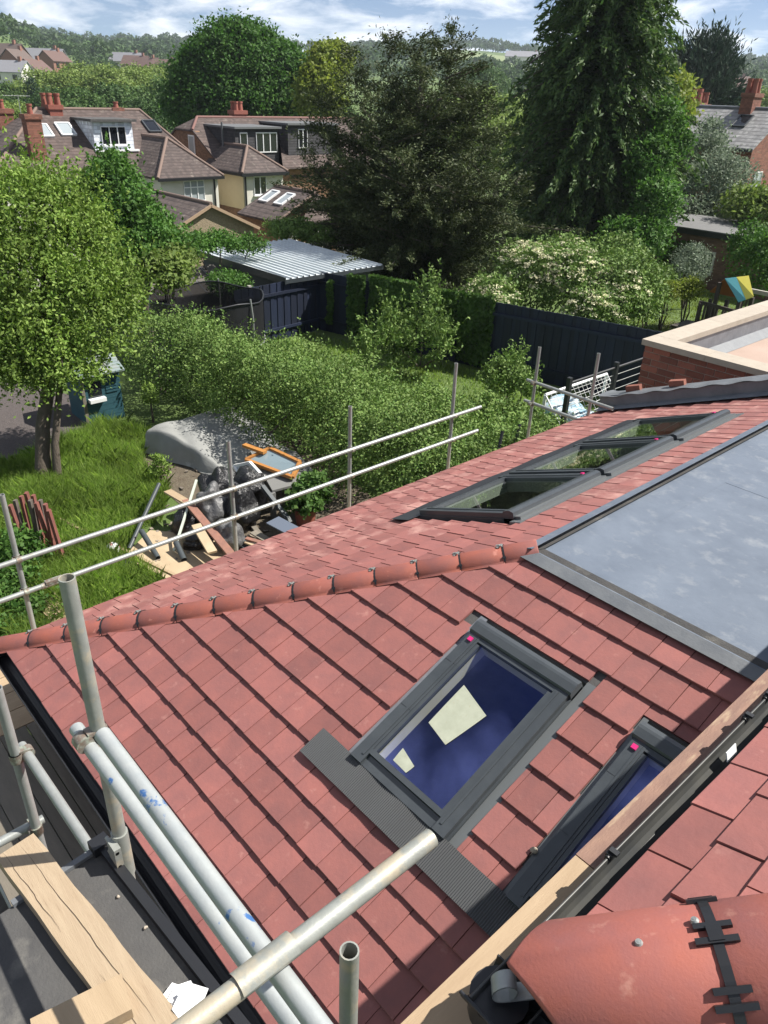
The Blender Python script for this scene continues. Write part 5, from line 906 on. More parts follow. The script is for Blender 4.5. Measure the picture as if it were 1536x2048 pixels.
def window(par, x, y0, y1, z0, z1, cols=2, top=0., glass='glassdark', fm='white', face=1, sill=True):
    """casement in a wall facing +X at x"""
    t = .05; mb = MB(); X0, X1 = (x-.02, x+.05)
    mb.box(X0, X1, y0, y1, z0, z0+t); mb.box(X0, X1, y0, y1, z1-t, z1); ys = [y0+(y1-y0)*k/cols for k in range(cols+1)]
    for k, yy in enumerate(ys): mb.box(X0, X1-.002, max(y0, yy-t/2), min(y1, yy+t/2), z0+t, z1-t)
    if top: mb.box(X0, X1-.004, y0, y1, z1-top-t/2, z1-top+t/2)
    f = mb.build('window', M[fm], par)
    for a, b in zip(ys[:-1], ys[1:]):
        zz = [(z0+t, z1-t)] if not top else [(z0+t, z1-top), (z1-top, z1-t)]
        for za, zb in zz: MB().box(x+.005, x+.012, a+t/2, b-t/2, za, zb).build('pane', M[glass], f)
    if sill: MB().box(x, x+.12, y0-.06, y1+.06, z0-.06, z0-.005).build('sill', M[fm], f)
    return f
def slab(par, name, pts, m, th=.10): return MB().prism([V(*p)-V(0,0,th) for p in pts], (0,0,th)).build(name, m, par)
def rline(par, a, b, m=None, r=.085): return MB().tube(a, b, r, n=8).build('ridge_tiles', m or ridge, par)
def chimney(par, x, y, z0, z1, sx, sy, m, pots, pm=None, ph_=.45):
    c = MB().box(x-sx/2, x+sx/2, y-sy/2, y+sy/2, z0, z1-.22).build('chimney', m, par); MB().box(x-sx/2-.06, x+sx/2+.06, y-sy/2-.06, y+sy/2+.06, z1-.22, z1).build('chimney_cap', m, c)
    for (dx, dy) in pots: MB().tube((x+dx, y+dy, z1), (x+dx, y+dy, z1+ph_*.8), .15, .12, n=10).tube((x+dx, y+dy, z1+ph_*.8), (x+dx, y+dy, z1+ph_), .15, .15, n=10).build('chimney_pot', pm or terra, c)
    return c
def rooflight(par, O, u, s, n_, c, w_, h_, m='glasspale'):
    """rooflight on a slope: c centre, u along, s up the slope"""
    c = V(*c); mb = MB(); 
    for a, b, da, db in((-w_/2, 0, .06, h_), (w_/2, 0, .06, h_), (0, -h_/2, w_, .06), (0, h_/2, w_, .06)): mb.obox(c+u*a+s*b+n_*.06, u, s, n_, da+.02, db+.02, .10)
    f = mb.build('rooflight', M['white'] if m != 'glassdark' else M['frame'], par); MB().obox(c+n_*.06, u, s, n_, w_-.04, h_-.04, .03).build('pane', M[m], f); return f
gA = -3.2
# --- house with white dormer
hA = thing('house', (-46, 20, gA), 'brown-tiled house with white boarded dormer and red chimney pots', 'house')
xr, zr_, xe, ze = -47.0, 5.25, -42.2, 2.30; yl_, yr_ = 16.95, 22.9; hy = 4.6; xb = -51.8
sbox(hA, 'wall', wren, xb+.4, xe-.3, yl_-hy+.4, yr_+1.4, gA, ze-.02)
R1, R2 = (xr, yl_, zr_), (xr, yr_, zr_); hyr = 1.8; c1, c2, c3, c4 = (xe, yl_-hy, ze), (xe, yr_+hyr, ze), (xb, yr_+hyr, ze), (xb, yl_-hy, ze)
slab(hA, 'roof_slope', [c1, c2, R2, R1], rt); slab(hA, 'roof_slope', [c2, c3, R2], rt); slab(hA, 'roof_slope', [c3, c4, R1, R2], rt); slab(hA, 'roof_slope', [c4, c1, R1], rt2)
for a, b in((R1, R2), (R1, c1), (R2, c2)): rline(hA, a, b)
tanA = (zr_-ze)/(xe-xr); slA = unit((-1, 0, tanA)); nA = unit((tanA, 0, 1)); uA = V(0,1,0)
zs = lambda x: ze+(xe-x)*tanA
for px, py, m_ in((86, 263, 'glasspale'), (131, 260, 'glasspale'), (303, 254, 'glassdark')):
    x = -45.4; 
    for _ in range(8): p = gx(px, py, x); x = x+((p[2]-zs(x))/( -tanA if False else tanA))*-.5 if False else xe-(p[2]-ze)/tanA*.5-(xe-x)*.5
    rooflight(hA, None, uA, slA, nA, (x, p[1], zs(x)), .75, 1.0, m_)
dm = MB(); dx = -43.9; yA, yB = gx(190, 290, dx)[1], gx(268, 290, dx)[1]; zA = zs(dx); zB = zA+1.42
d0 = MB().prism([(dx, yA, zA-.02), (dx, yA, zB), (xe-(zB-ze)/tanA, yA, zB)], (0, yB-yA, 0)).build('dormer', wclad, hA)
MB().box(xe-(zB-ze)/tanA-.1, dx+.28, yA-.18, yB+.18, zB, zB+.12).build('dormer_roof', M['felt'], d0); MB().box(dx, dx+.22, yA-.05, yB+.2, zA-.03, zA+.06).build('dormer_apron', M['white'], d0)
window(hA, dx+.01, yA+.42, yB-.42, zA+.28, zB-.22, 3, sill=True)
chimney(hA, -46.9, gx(104, 217, -47)[1], 4.8, 5.45, .9, .7, terra, [(-.2, -.35), (-.2, 0), (.2, -.2), (.2, .25), (-.2, .35)], ph_=.55)
yc_ = gx(66, 260, -43.6)[1]; chimney(hA, -43.6, yc_, 1.5, gx(62, 228, -43.6)[2], .65, .75, fb, [(0, 0)], ph_=.45)
chimney(hA, -47.2, gx(232, 215, -47.2)[1], 4.9, 5.35, .5, .6, fb, [(0, 0)], ph_=.3)
mb = MB(); q = gx(41, 222, -46.2); mb.tube((q[0], q[1], 3.6), (q[0], q[1], q[2]+.75), .02, n=6); e = q+V(0,0,.7); mb.tube(e+V(0,-.75,0), e+V(0,.6,0), .015, n=6)
for k in range(9): mb.tube(e+V(-.2,-.7+.15*k,0), e+V(.2,-.7+.15*k,0), .01, n=5)
mb.build('aerial', M['galv'], hA)
# wing of the white-dormer house
wA0, wA1 = 20.0, 23.95; apx, apz = -42.2, 4.05; xf = -39.8; ym = (wA0+wA1)/2
sbox(hA, 'wing_wall', wren, -43.4, xf-.25, wA0+.25, wA1-.25, gA, ze+.0)
a_, b_, c_, d_ = (xf, wA0, ze), (xf, wA1, ze), (-46.2, wA1, ze), (-46.2, wA0, ze); ap_ = (apx, ym, apz); bk = (-46.0, ym, apz)
slab(hA, 'wing_roof_slope', [a_, b_, ap_], rt2); slab(hA, 'wing_roof_slope', [b_, c_, bk, ap_], rt2); slab(hA, 'wing_roof_slope', [d_, a_, ap_, bk], rt2)
for a, b in((ap_, a_), (ap_, b_), (ap_, bk)): rline(hA, a, b)
MB().box(xf, xf+.10, wA0, wA1, ze-.16, ze-.02).build('gutter', M['black'], hA); MB().tube((xf-.2, wA1-.5, gA), (xf-.2, wA1-.5, ze-.1), .045, n=8).build('downpipe', M['black'], hA)
window(hA, xf-.24, gx(370, 375, xf)[1]+.05, gx(410, 375, xf)[1]+.08, 1.05, 2.12, 3, .36, glass='glasspale')
# --- house with the dark dormer
hB = thing('house', (-46, 30, gA), 'brown-tiled house with dark clad dormers and cream rendered wing', 'house')
y0, y1 = 25.75, 40.0; zrb = 4.9; sbox(hB, 'wall', fb2, xb+.5, -43.0, y0, y1, gA, ze)
MB().prism([(-43.0, y0, ze-.05), (-51, y0, ze-.05), (-48.2, y0, 4.2), (-45.8, y0, 4.2)], (0, .3, 0)).build('gable_wall', fb2, hB)
tanB = (zrb-ze)/(47-42.6); xv = lambda z: -47+(zrb-z)/tanB
slab(hB, 'roof_slope', [(-42.6, y0-.1, ze), (-42.6, y1, ze), (-47, y1, zrb), (-47, y0+.9, zrb), (xv(4.25), y0-.1, 4.25)], rt); slab(hB, 'roof_slope', [(-51.4, y1, ze), (-51.4, y0-.1, ze), (-94-xv(4.25), y0-.1, 4.25), (-47, y0+.9, zrb), (-47, y1, zrb)], rt)
slab(hB, 'roof_hip', [(xv(4.25), y0-.1, 4.25), (-47, y0+.9, zrb), (-94-xv(4.25), y0-.1, 4.25)], rt); rline(hB, (-47, y0+.9, zrb), (-47, y1, zrb), redridge); rline(hB, (-47, y0+.9, zrb), (xv(4.25), y0-.1, 4.25), redridge)
f = MB().box(-46.6, -45.9, y0-.05, y0-.001, 2.9, 3.95).build('side_window', M['white'], hB); MB().box(-46.53, -45.97, y0-.06, y0-.051, 2.97, 3.88).build('pane', M['glasspale'], f)
def dormer(ya, yb, xf_, z0, z1, wins):
    d = MB().prism([(xf_, ya, z0), (xf_, ya, z1), (-47.0, ya, z1), (xv(z0)-.0, ya, z0)], (0, yb-ya, 0)).build('dormer', clad, hB); MB().box(-47.0, xf_+.2, ya-.12, yb+.12, z1, z1+.11).build('dormer_roof', mat('grey_membrane', (.12,.125,.13), .6) if 'grey_membrane' not in bpy.data.materials else bpy.data.materials['grey_membrane'], d)
    for (a, b, c, e, n) in wins: window(hB, xf_+.01, a, b, c, e, n, sill=False)
dl = gx(474, 290, -43.0)[1]; dr = gx(556, 290, -43.0)[1]
dormer(dl-.1, dr+.05, -43.0, 2.3, 4.45, [(dl+.22, dl+.72, 3.15, 4.25, 1), (dl+1.35, dr-.1, 3.15, 4.25, 3)])
dl2 = gx(562, 250, -43.6)[1]; dormer(dl2+.5, dl2+4.4, -43.6, 2.6, 4.62, [(dl2+1.3, dl2+2.0, 3.3, 4.4, 2)])
chimney(hB, -47.3, gx(475, 222, -47.3)[1], 4.6, 5.3, .7, .9, terra, [(-.15, -.25), (.15, -.2), (0, .2), (-.1, .3)], ph_=.5)
MB().tube((-44.0, dl-.35, 3.4), (-44.0, dl-.35, 4.75), .06, n=8).build('flue', M['frame2'], hB)
w0, w1 = 25.2, 28.35; xw = -39.9
sbox(hB, 'wing_wall', cream, -43.3, xw-.25, w0+.2, w1-.2, .4, 2.36); sbox(hB, 'wing_base', fb2, -43.3, xw-.25, w0+.2, w1-.2, gA, .395); sbox(hB, 'wing_front', wren, xw-.248, xw-.235, w0+.25, w1-.2, .45, 2.36)
ym = (w0+w1)/2; zz = 3.62; ap_ = (-41.6, ym-.05, zz); bk = (-44.2, ym-.05, zz); a_, b_, c_, d_ = (xw, w0, 2.38), (xw, w1, 2.38), (-44.4, w1, 2.38), (-44.4, w0, 2.38)
slab(hB, 'wing_roof_slope', [a_, b_, ap_], rt2); slab(hB, 'wing_roof_slope', [b_, c_, bk, ap_], rt2); slab(hB, 'wing_roof_slope', [d_, a_, ap_, bk], rt2)
for a, b in((ap_, a_), (ap_, b_), (ap_, bk)): rline(hB, a, b)
MB().box(xw, xw+.1, w0-.05, w1+.05, 2.18, 2.35).box(-43.4, xw, w0-.08, w0, 2.2, 2.35).build('gutter', M['black'], hB); MB().tube((xw-.18, w0+.32, gA), (xw-.18, w0+.32, 2.25), .05, n=8).build('downpipe', M['black'], hB)
window(hB, xw-.23, gx(512, 366, xw)[1], gx(535, 366, xw)[1]+.05, 1.15, 2.15, 2)
# single-storey rear extension with rooflights
e_x, ey0, ey1, eya = -31.2, 21.45, 25.4, 23.75; ezl, ezr, eza = 1.15, 1.25, 2.30
xe0 = -34.6
MB().prism([(e_x-.3, ey0+.25, -1.6), (e_x-.3, ey1-.25, -1.6), (e_x-.3, ey1-.25, ezr-.03), (e_x-.3, eya, eza-.1), (e_x-.3, ey0+.25, ezl-.03)], (xe0-e_x+.3, 0, 0)).build('extension_wall', fb2, hB)
slab(hB, 'extension_roof', [(e_x, ey0, ezl), (e_x, eya, eza), (xe0, eya, eza), (xe0, ey0, ezl)], rt2); slab(hB, 'extension_roof', [(e_x, eya, eza), (e_x, ey1, ezr), (xe0, ey1, ezr), (xe0, eya, eza)], rt)
slab(hB, 'extension_hip', [(e_x+.01, eya, eza+.02), (e_x+.6, ey1, ezr-.1), (e_x+.6, eya-1.3, ezr-.1), ], rt); rline(hB, (e_x, eya, eza), (xe0, eya, eza)); rline(hB, (e_x, ey0, ezl), (e_x, eya, eza), None, .06)
sE = unit((0, eya-ey0, eza-ezl)); nE = np.cross(V(-1,0,0), sE); nE = nE if nE[2] > 0 else -nE
for x in(-33.9, -32.6): rooflight(hB, None, V(1,0,0), sE, nE, (x, (ey0+eya)/2+.35, ezl+(eza-ezl)*.62), .62, .9, 'glasspale')
sbox(hB, 'extension_doors', M['glassdark'], e_x-.31, e_x-.27, ey0+1.9, ey1-.5, -1.5, .45); sbox(hB, 'extension_lintel', M['frame2'], e_x-.3, e_x+.55, ey0+1.2, ey1-.2, 1.0, 1.14)
# --- pebble-dashed garage
gg = thing('garage', (-33, 17.4, -1.3), 'pebble-dashed gabled garage with brown tiled roof', 'garage')
gxf, gya, g0, g1 = -30, 17.36, 15.05, 19.7; gza, gze = 2.30, 1.22
MB().prism([(gxf-.15, g0+.2, -1.5), (gxf-.15, g1-.2, -1.5), (gxf-.15, g1-.2, gze), (gxf-.15, gya, gza-.1), (gxf-.15, g0+.2, gze)], (-6.5, 0, 0)).build('wall', pebble, gg)
slab(gg, 'roof_slope', [(gxf, g0, gze), (gxf, gya, gza), (gxf-6.8, gya, gza), (gxf-6.8, g0, gze)], rt2, .08); slab(gg, 'roof_slope', [(gxf, gya, gza), (gxf, g1, gze), (gxf-6.8, g1, gze), (gxf-6.8, gya, gza)], rt2, .08)
rline(gg, (gxf, gya, gza), (gxf-6.8, gya, gza)); MB().bar((gxf+.02, gya, gza-.07), (gxf+.02, g1, gze-.07), .03, .12).bar((gxf+.02, gya, gza-.07), (gxf+.02, g0, gze-.07), .03, .12).build('bargeboard', mat('tan_board', (.38,.27,.18), .8), gg)
window(gg, gxf-.14, 17.1, 18.9, -.2, .82, 3, fm='frame2')
# garden bits in front of the houses
pf = thing('timber_fence', (-29, 20.6, -1.3), 'short orange timber fence panel beside the pebble-dashed garage', 'fence')
for k in range(8): MB().box(-29.02, -28.98, 19.75, 21.5, -1.2+.24*k, -1.2+.24*k+.22).build('slat', mat('orange_fence', (.40,.20,.09), .8) if k == 0 else bpy.data.materials['orange_fence'], pf)
pg = thing('pergola', (-25, 20, -.8), 'bare pale timber pergola frame behind the metal-roofed shed', 'pergola'); grey = mat('silvered_timber', (.42,.41,.37), .8)
pc = [gz(562, 474, .75), gz(642, 462, .75), gz(702, 478, .75), gz(620, 492, .75)]
for i in range(4): MB().bar(pc[i], pc[(i+1) % 4], .10, .14).build('beam', grey, pg); MB().box(pc[i][0]-.06, pc[i][0]+.06, pc[i][1]-.06, pc[i][1]+.06, -1.6, .7).build('post', grey, pg)
s2_ = thing('low_shed', (-24, 20.5, -.7), 'low shed with pale flat roof at the foot of the yew', 'shed'); q = [gz(672, 488, 1.0), gz(745, 482, 1.0), gz(775, 505, 1.0), gz(700, 512, 1.0)]
MB().prism([V(*p)-V(0,0,1.8) for p in q], (0,0,1.78)).build('wall', cream, s2_); ctr = sum(q)/4; MB().prism([ctr+(V(*p)-ctr)*1.06-V(0,0,.02) for p in q], (0,0,.09)).build('roof', mat('pale_roof', (.42,.45,.47), .5), s2_)
simplebush([(590, 462, 30, .8, .6), (640, 470, 29.5, .8, .5), (560, 460, 30.5, .6, .6)], 190, .12, .07, 70, 'hedge', 'clipped green hedge in front of the rear extension', .22)
simplebush([(700, 445, 34, .9, .9), (720, 455, 33, .8, .7)], 150, .14, .08, 71, 'pale', 'bright green shrub between the rear extension and the yew', .25)
simplebush([(440, 486, 25, .7, .5), (500, 488, 25.5, .6, .4), (390, 490, 24.5, .7, .5)], 190, .1, .06, 72, 'dark', 'clipped dark hedge in front of the pebble-dashed garage', .2)
# left-hand house beyond
hC = thing('house', (-50, 8, gA), 'brown roof and brick chimney of a house at the left edge', 'house')
sbox(hC, 'wall', fb, -54, -45.5, 3, 13.0, gA, 2.2); slab(hC, 'roof_slope', [(-45, 2.5, 2.2), (-45, 13.5, 2.2), (-49.5, 13.0, 5.0), (-49.5, 2.5, 5.0)], rt2); slab(hC, 'roof_slope', [(-54.5, 2.5, 2.2), (-54.5, 13.5, 2.2), (-49.5, 13.0, 5.0), (-49.5, 2.5, 5.0)][::-1], rt2)
q = gx(10, 250, -48.5); chimney(hC, -48.5, q[1], 3.5, gx(8, 213, -48.5)[2]-.1, .8, .8, fb, [(0, 0)])
# --- terrace on the right
tz = -.6
hD = thing('house', (-25, 52, tz), 'red brick terrace house with grey slate roof and rooflight at the right edge', 'house')
X1, Y0_ = -21.6, 47.6; zeD, zrD = 4.45, 6.45; run = 3.4; X0_ = -26.4
sbox(hD, 'wall', fb, X0_-3, X1, Y0_+.2, Y0_+2*run-.2, tz, zeD); MB().prism([(X1-.3, Y0_+.2, zeD-.02), (X1-.3, Y0_+run, zrD-.15), (X1-.3, Y0_+2*run-.2, zeD-.02)], (.298, 0, 0)).build('gable_wall', fb, hD)
slab(hD, 'roof_slope', [(X0_-3, Y0_, zeD), (X1+.1, Y0_, zeD), (X1+.1, Y0_+run, zrD), (X0_-3, Y0_+run, zrD)], slate); slab(hD, 'roof_slope', [(X1+.1, Y0_+2*run, zeD), (X0_-3, Y0_+2*run, zeD), (X0_-3, Y0_+run, zrD), (X1+.1, Y0_+run, zrD)], slate); rline(hD, (X0_-3, Y0_+run, zrD+.02), (X1+.1, Y0_+run, zrD+.02), M['lead2'])
sD = unit((0, run, zrD-zeD)); nD = unit((0, -(zrD-zeD), run)); rooflight(hD, None, V(1,0,0), sD, nD, (gy(1485, 242, Y0_+2.2)[0], Y0_+2.2, zeD+2.2*(zrD-zeD)/run), .8, 1.1, 'glassdark')
q = gy(1503, 200, Y0_+run); chimney(hD, q[0], Y0_+run, 5.6, gy(1503, 186, Y0_+run)[2], .75, 1.1, fb, [(-.2, -.3), (.2, -.3), (-.2, .1), (.2, .1), (0, .4)], ph_=.75)
window(hD, X1+.0, Y0_+1.2, Y0_+2.2, 1.5, 3.2, 2, .85, glass='glasspale'); window(hD, X1, Y0_+3.6, Y0_+4.5, 1.5, 3.2, 2, .85, glass='glasspale')
MB().tube((X1-1.8, Y0_+.15, tz), (X1-1.8, Y0_+.15, zeD), .05, n=8).build('downpipe', fb, hD); MB().box(X0_-3, X1+.1, Y0_-.1, Y0_+.02, zeD-.18, zeD-.06).build('gutter', M['black'], hD)
hE = thing('house', (-33, 58, tz), 'slate-roofed brick terrace house behind the silvery tree', 'house')
q1 = gy(1340, 228, 58); q2 = gy(1436, 231, 58); zE = (q1[2]+q2[2])/2
sbox(hE, 'wall', fb, q1[0]-2, q2[0]+1.5, 54.2, 61.5, tz, zE-2.2); slab(hE, 'roof_slope', [(q1[0]-2.2, 54, zE-2.2), (q2[0]+1.5, 54, zE-2.2), (q2[0]+1.5, 58, zE), (q1[0]-2.2, 58, zE)], slate); slab(hE, 'roof_slope', [(q2[0]+1.5, 62, zE-2.2), (q1[0]-2.2, 62, zE-2.2), (q1[0]-2.2, 58, zE), (q2[0]+1.5, 58, zE)], slate); rline(hE, (q1[0]-2.2, 58, zE+.03), (q2[0]+1.5, 58, zE+.03), M['lead2'])
a = gy(1356, 240, 51.5); ap = V(a[0], 51.5, a[2]); e = gy(1400, 292, 51.5); hw = abs(e[0]-a[0]); ez_ = e[2]
MB().prism([(ap[0]-hw+.2, 51.6, tz), (ap[0]+hw-.2, 51.6, tz), (ap[0]+hw-.2, 51.6, ez_), (ap[0], 51.6, ap[2]-.15), (ap[0]-hw+.2, 51.6, ez_)], (0, 4, 0)).build('wing_wall', fb, hE)
slab(hE, 'wing_roof', [(ap[0]+hw, 51.4, ez_), (ap[0]+hw, 57, ez_), (ap[0], 57, ap[2]), (ap[0], 51.4, ap[2])], slate); slab(hE, 'wing_roof', [(ap[0]-hw, 57, ez_), (ap[0]-hw, 51.4, ez_), (ap[0], 51.4, ap[2]), (ap[0], 57, ap[2])], slate)
q = gy(1388, 240, 53.5); chimney(hE, q[0], 53.5, 3.5, gy(1388, 205, 53.5)[2], .7, 1.0, fb, [(-.18, -.25), (.18, -.25), (0, .2)], ph_=.8)
q = gy(1400, 240, 55.5); chimney(hE, q[0], 55.5, 3.5, gy(1400, 208, 55.5)[2], .6, .8, fb, [(-.15, 0), (.15, 0)], ph_=.7)
# --- brick garage with flat roof, play frame, water butt
gr_ = thing('brick_garage', (-14.5, 33, 0), 'low brown brick garage with grey flat roof and black fascia', 'garage')
a = gz(1308, 446, 2.2); b = gz(1510, 477, 2.2); gy0 = (a[1]+b[1])/2; gx0, gx1 = a[0]-.6, b[0]+1.6
gw = MB().box(gx0, gx1, gy0+.15, gy0+4.0, -.2, 2.0).build('wall', coursemat('garage_brick', (.17,.095,.06), (.12,.07,.048), (.10,.065,.045), 12, bdist=.006), gr_)
MB().box(gx0-.15, gx1+.15, gy0, gy0+4.2, 2.185, 2.225).build('flat_roof', mat('grey_felt', (.125,.125,.125), .8, var=(.15,.15,.15), scale=1), gr_); MB().box(gx0-.12, gx1+.12, gy0+.02, gy0+.1, 1.98, 2.18).build('fascia', M['black'], gr_)
f = gy(1412, 535, gy0+.15); MB().box(f[0]-.28, f[0]+.28, gy0+.09, gy0+.149, .55, 1.45).build('window_frame', mat('old_white', (.5,.48,.42), .7), gr_); MB().box(f[0]-.2, f[0]+.2, gy0+.08, gy0+.089, .63, 1.37).build('window_pane', M['glassdark'], gr_)
v = ivyrun(V(gx0+1.2, gy0+.13), V(gx0+3.0, gy0+.13), 900, 0, 1.7, 5); tag(fast_obj('ivy', v, 4, LM['ivy']), 'dark creeper climbing the brick garage wall', 'ivy', 'creepers')
pfm = thing('play_frame', gz(1450, 640, 0), 'wooden climbing frame with teal and yellow canopy roof', 'play frame'); dw = mat('dark_stained_wood', (.05,.04,.035), .7); py_ = 22.6
ra = gy(1440, 562, py_); rb = gy(1478, 553, py_); c1_ = gy(1477, 605, py_-.35); c2_ = gy(1507, 594, py_-.35)
t_ = .03; rA = V(ra[0]-.05, py_+.4, ra[2]); rB = V(rb[0]+.1, py_+.4, rb[2]-.02)
def canopy(nm, m_, f0, f1): A0 = rA+(rB-rA)*f0; A1 = rA+(rB-rA)*f1; B0 = c1_+(c2_-c1_)*f0; B1 = c1_+(c2_-c1_)*f1; MB().prism([A0, A1, B1, B0], (0, .0, .02)).build(nm, m_, pfm)
canopy('canopy_panel', mat('teal_canvas', (.10,.36,.40), .7), 0, .48); canopy('canopy_panel', mat('yellow_canvas', (.70,.62,.10), .7), .482, 1)
lo = gy(1390, 592, py_); MB().prism([rA, rB, V(lo[0]+.9, py_+.9, lo[2]), V(lo[0], py_+.9, lo[2])], (0,0,.02)).build('canopy_panel', mat('red_canvas', (.30,.10,.03), .7), pfm)
for (px, py, dy) in((1403, 602, 0), (1440, 565, .4), (1422, 598, .7), (1480, 600, -.2), (1455, 600, .5), (1505, 595, .1)): q = gy(px, py, py_+dy); MB().box(q[0]-.05, q[0]+.05, py_+dy-.05, py_+dy+.05, 0, q[2]).build('post', dw, pfm)
q = gy(1403, 605, py_); q2 = gy(1478, 612, py_)
for z in(q[2], q[2]-.55): MB().bar((q[0], py_, z), (q2[0], py_-.2, z), .06, .1).build('rail', dw, pfm)
for k in range(6): x = q[0]+(q2[0]-q[0])*k/6; MB().box(x-.03, x+.03, py_-.12, py_-.07, .6, q[2]).build('slat', dw, pfm)
q = gz(1410, 640, .55); MB().box(q[0]-.3, q[0]+1.2, py_-.25, py_+.8, .5, .58).build('deck', dw, pfm)
q = gy(1495, 580, py_+.9); MB().bar((q[0]-.3, py_+.9, q[2]), (q[0]+.9, py_+.9, q[2]), .08, .12).build('swing_beam', grey, pfm); MB().bar((q[0]+.8, py_+.9, q[2]), (q[0]+1.2, py_+.9, 0), .08, .08).build('swing_leg', grey, pfm)
q = gz(1545, 560, 0); single('water_tank', MB().tube((q[0]-.1, q[1], 0), (q[0]-.1, q[1], 1.45), .65, .68, n=24).tube((q[0]-.1, q[1], 1.45), (q[0]-.1, q[1], 1.49), .72, .72, n=24), mat('dark_tank', (.045,.045,.055), .6), 'dark round tank at the right edge beside the play frame', 'tank')
# ================================================================== middle distance trees, village and hills
def proto(lobes, ncl, npc, crad, L, W, seed, lm, name): return fast_mesh('crown', crown(lobes, ncl, npc, crad, L, W, seed, up=.7), 4, lm, (0,0,0))
def rl_(seed, n=6, R=3.2, flat=.95):
    g = np.random.default_rng(seed); return [(V(g.normal(0, R*.42), g.normal(0, R*.42), R*1.55+g.normal(0, R*.30)), (R*.62*g.uniform(.8, 1.2),)*2+(R*.62*flat*g.uniform(.85, 1.3),)) for _ in range(n)]
pt_ = []; kinds = [('willow_leaf', (.125,.19,.045), (.20,.26,.075)), ('ash_leaf', (.06,.12,.035), (.105,.165,.055)), ('oak_leaf', (.04,.085,.026), (.07,.12,.04)), ('fir_leaf', (.022,.052,.026), (.042,.072,.036))]
tm = MB().path([(0,0,-1), (0,0,2.5), (.1,0,5)], [.3, .22, .1], 7).mesh('trunk', M['bark2'])
for k, (n_, a, b) in enumerate(kinds):
    lm = leafmat(n_, a, b, .22)
    for s in range(2):
        lob = rl_(100+k*3+s, 8) if k < 3 else [(V(0, 0, 2.0+1.25*j), (2.3-.32*j, 2.3-.32*j, 1.5)) for j in range(6)]
        pt_.append((k, proto(lob, 850, 15, .50, .25, .19, 200+k*5+s, lm, n_)))
KN = ['pale green', 'mid green', 'dark green', 'dark conical']; g = np.random.default_rng(31)
def midtree(px, py, r, sc_, k, label, grp='trees in the valley'):
    p = gr(px, py, r); z = float(terr(p[0], p[1])); cand = [m_ for kk, m_ in pt_ if kk == k]; me = cand[g.integers(len(cand))]
    top = max(q.co.z for q in me.vertices); hgt = max(3.0, p[2]-z); t = thing('tree', (p[0], p[1], z), label, 'tree', grp); sz = hgt/top; sx = sz*sc_
    for nm, m2 in(('crown', me), ('trunk', tm)):
        o = bpy.data.objects.new(nm, m2); COL.objects.link(o); o.parent = t; o.scale = (sx, sx, sz); o.rotation_euler = (0, 0, g.uniform(0, 6.28)); ORG[o.name] = ORG[t.name]
spec = [(15, 195, 120, 1.1, 1, 'mid green tree at the far left above the brick chimney'), (60, 148, 130, .9, 3, 'dark conical tree standing above the aerial'), (110, 130, 150, 1.2, 0, 'pale green tree left of the dark cone behind the chimney pots'), (150, 118, 160, 1.2, 0, 'pale willow tree in the valley, second from the left'), (205, 122, 155, 1.15, 0, 'pale willow tree above the white dormer'), (250, 124, 150, 1.1, 0, 'pale willow tree right of the white dormer'), (300, 122, 160, 1.15, 0, 'pale leafy tree next to the chestnut'), (135, 165, 110, 1.15, 2, 'dark green tree behind the red chimney pots'), (180, 168, 105, 1.1, 1, 'round mid green tree just above the brown ridge'), (225, 160, 108, 1.2, 2, 'dark green tree in front of the pale willows'), (275, 160, 106, 1.1, 1, 'mid green tree left of the chestnut'), (320, 150, 110, 1.1, 1, 'mid green tree tucked against the chestnut'), (350, 180, 96, 1.0, 2, 'dark green tree at the foot of the chestnut'), (95, 195, 100, 1.1, 1, 'light tree between aerial and chimney pots'), (300, 190, 95, 1.0, 2, 'small dark tree beside the right hip of the brown roof'), (30, 160, 150, 1.2, 1, 'green tree under the hillside houses'), (-20, 180, 110, 1.2, 0, 'pale tree cut by the left edge'),
        (960, 118, 210, .9, 1, 'tall narrow tree between the two conifers'), (985, 165, 110, 1.3, 0, 'bright green tree between yew and cypress'), (1010, 200, 85, 1.2, 0, 'sunny tree low between yew and cypress'), (950, 185, 120, 1.2, 1, 'green tree behind the right side of the yew'), (1330, 165, 130, 1.2, 1, 'green tree left of the pine'), (1460, 165, 150, 1.1, 1, 'green tree right of the pine'), (1500, 170, 160, 1.2, 0, 'pale green tree behind the right chimney'), (1535, 165, 170, 1.2, 1, 'green tree at the right edge'), (1440, 195, 110, 1.0, 0, 'pale tree between pine and slate roof'), (620, 150, 130, 1.2, 1, 'green tree between chestnut and lime'), (340, 120, 200, 1.2, 1, 'green tree behind the left shoulder of the chestnut')]
for s in spec: midtree(*s[:5], s[5])
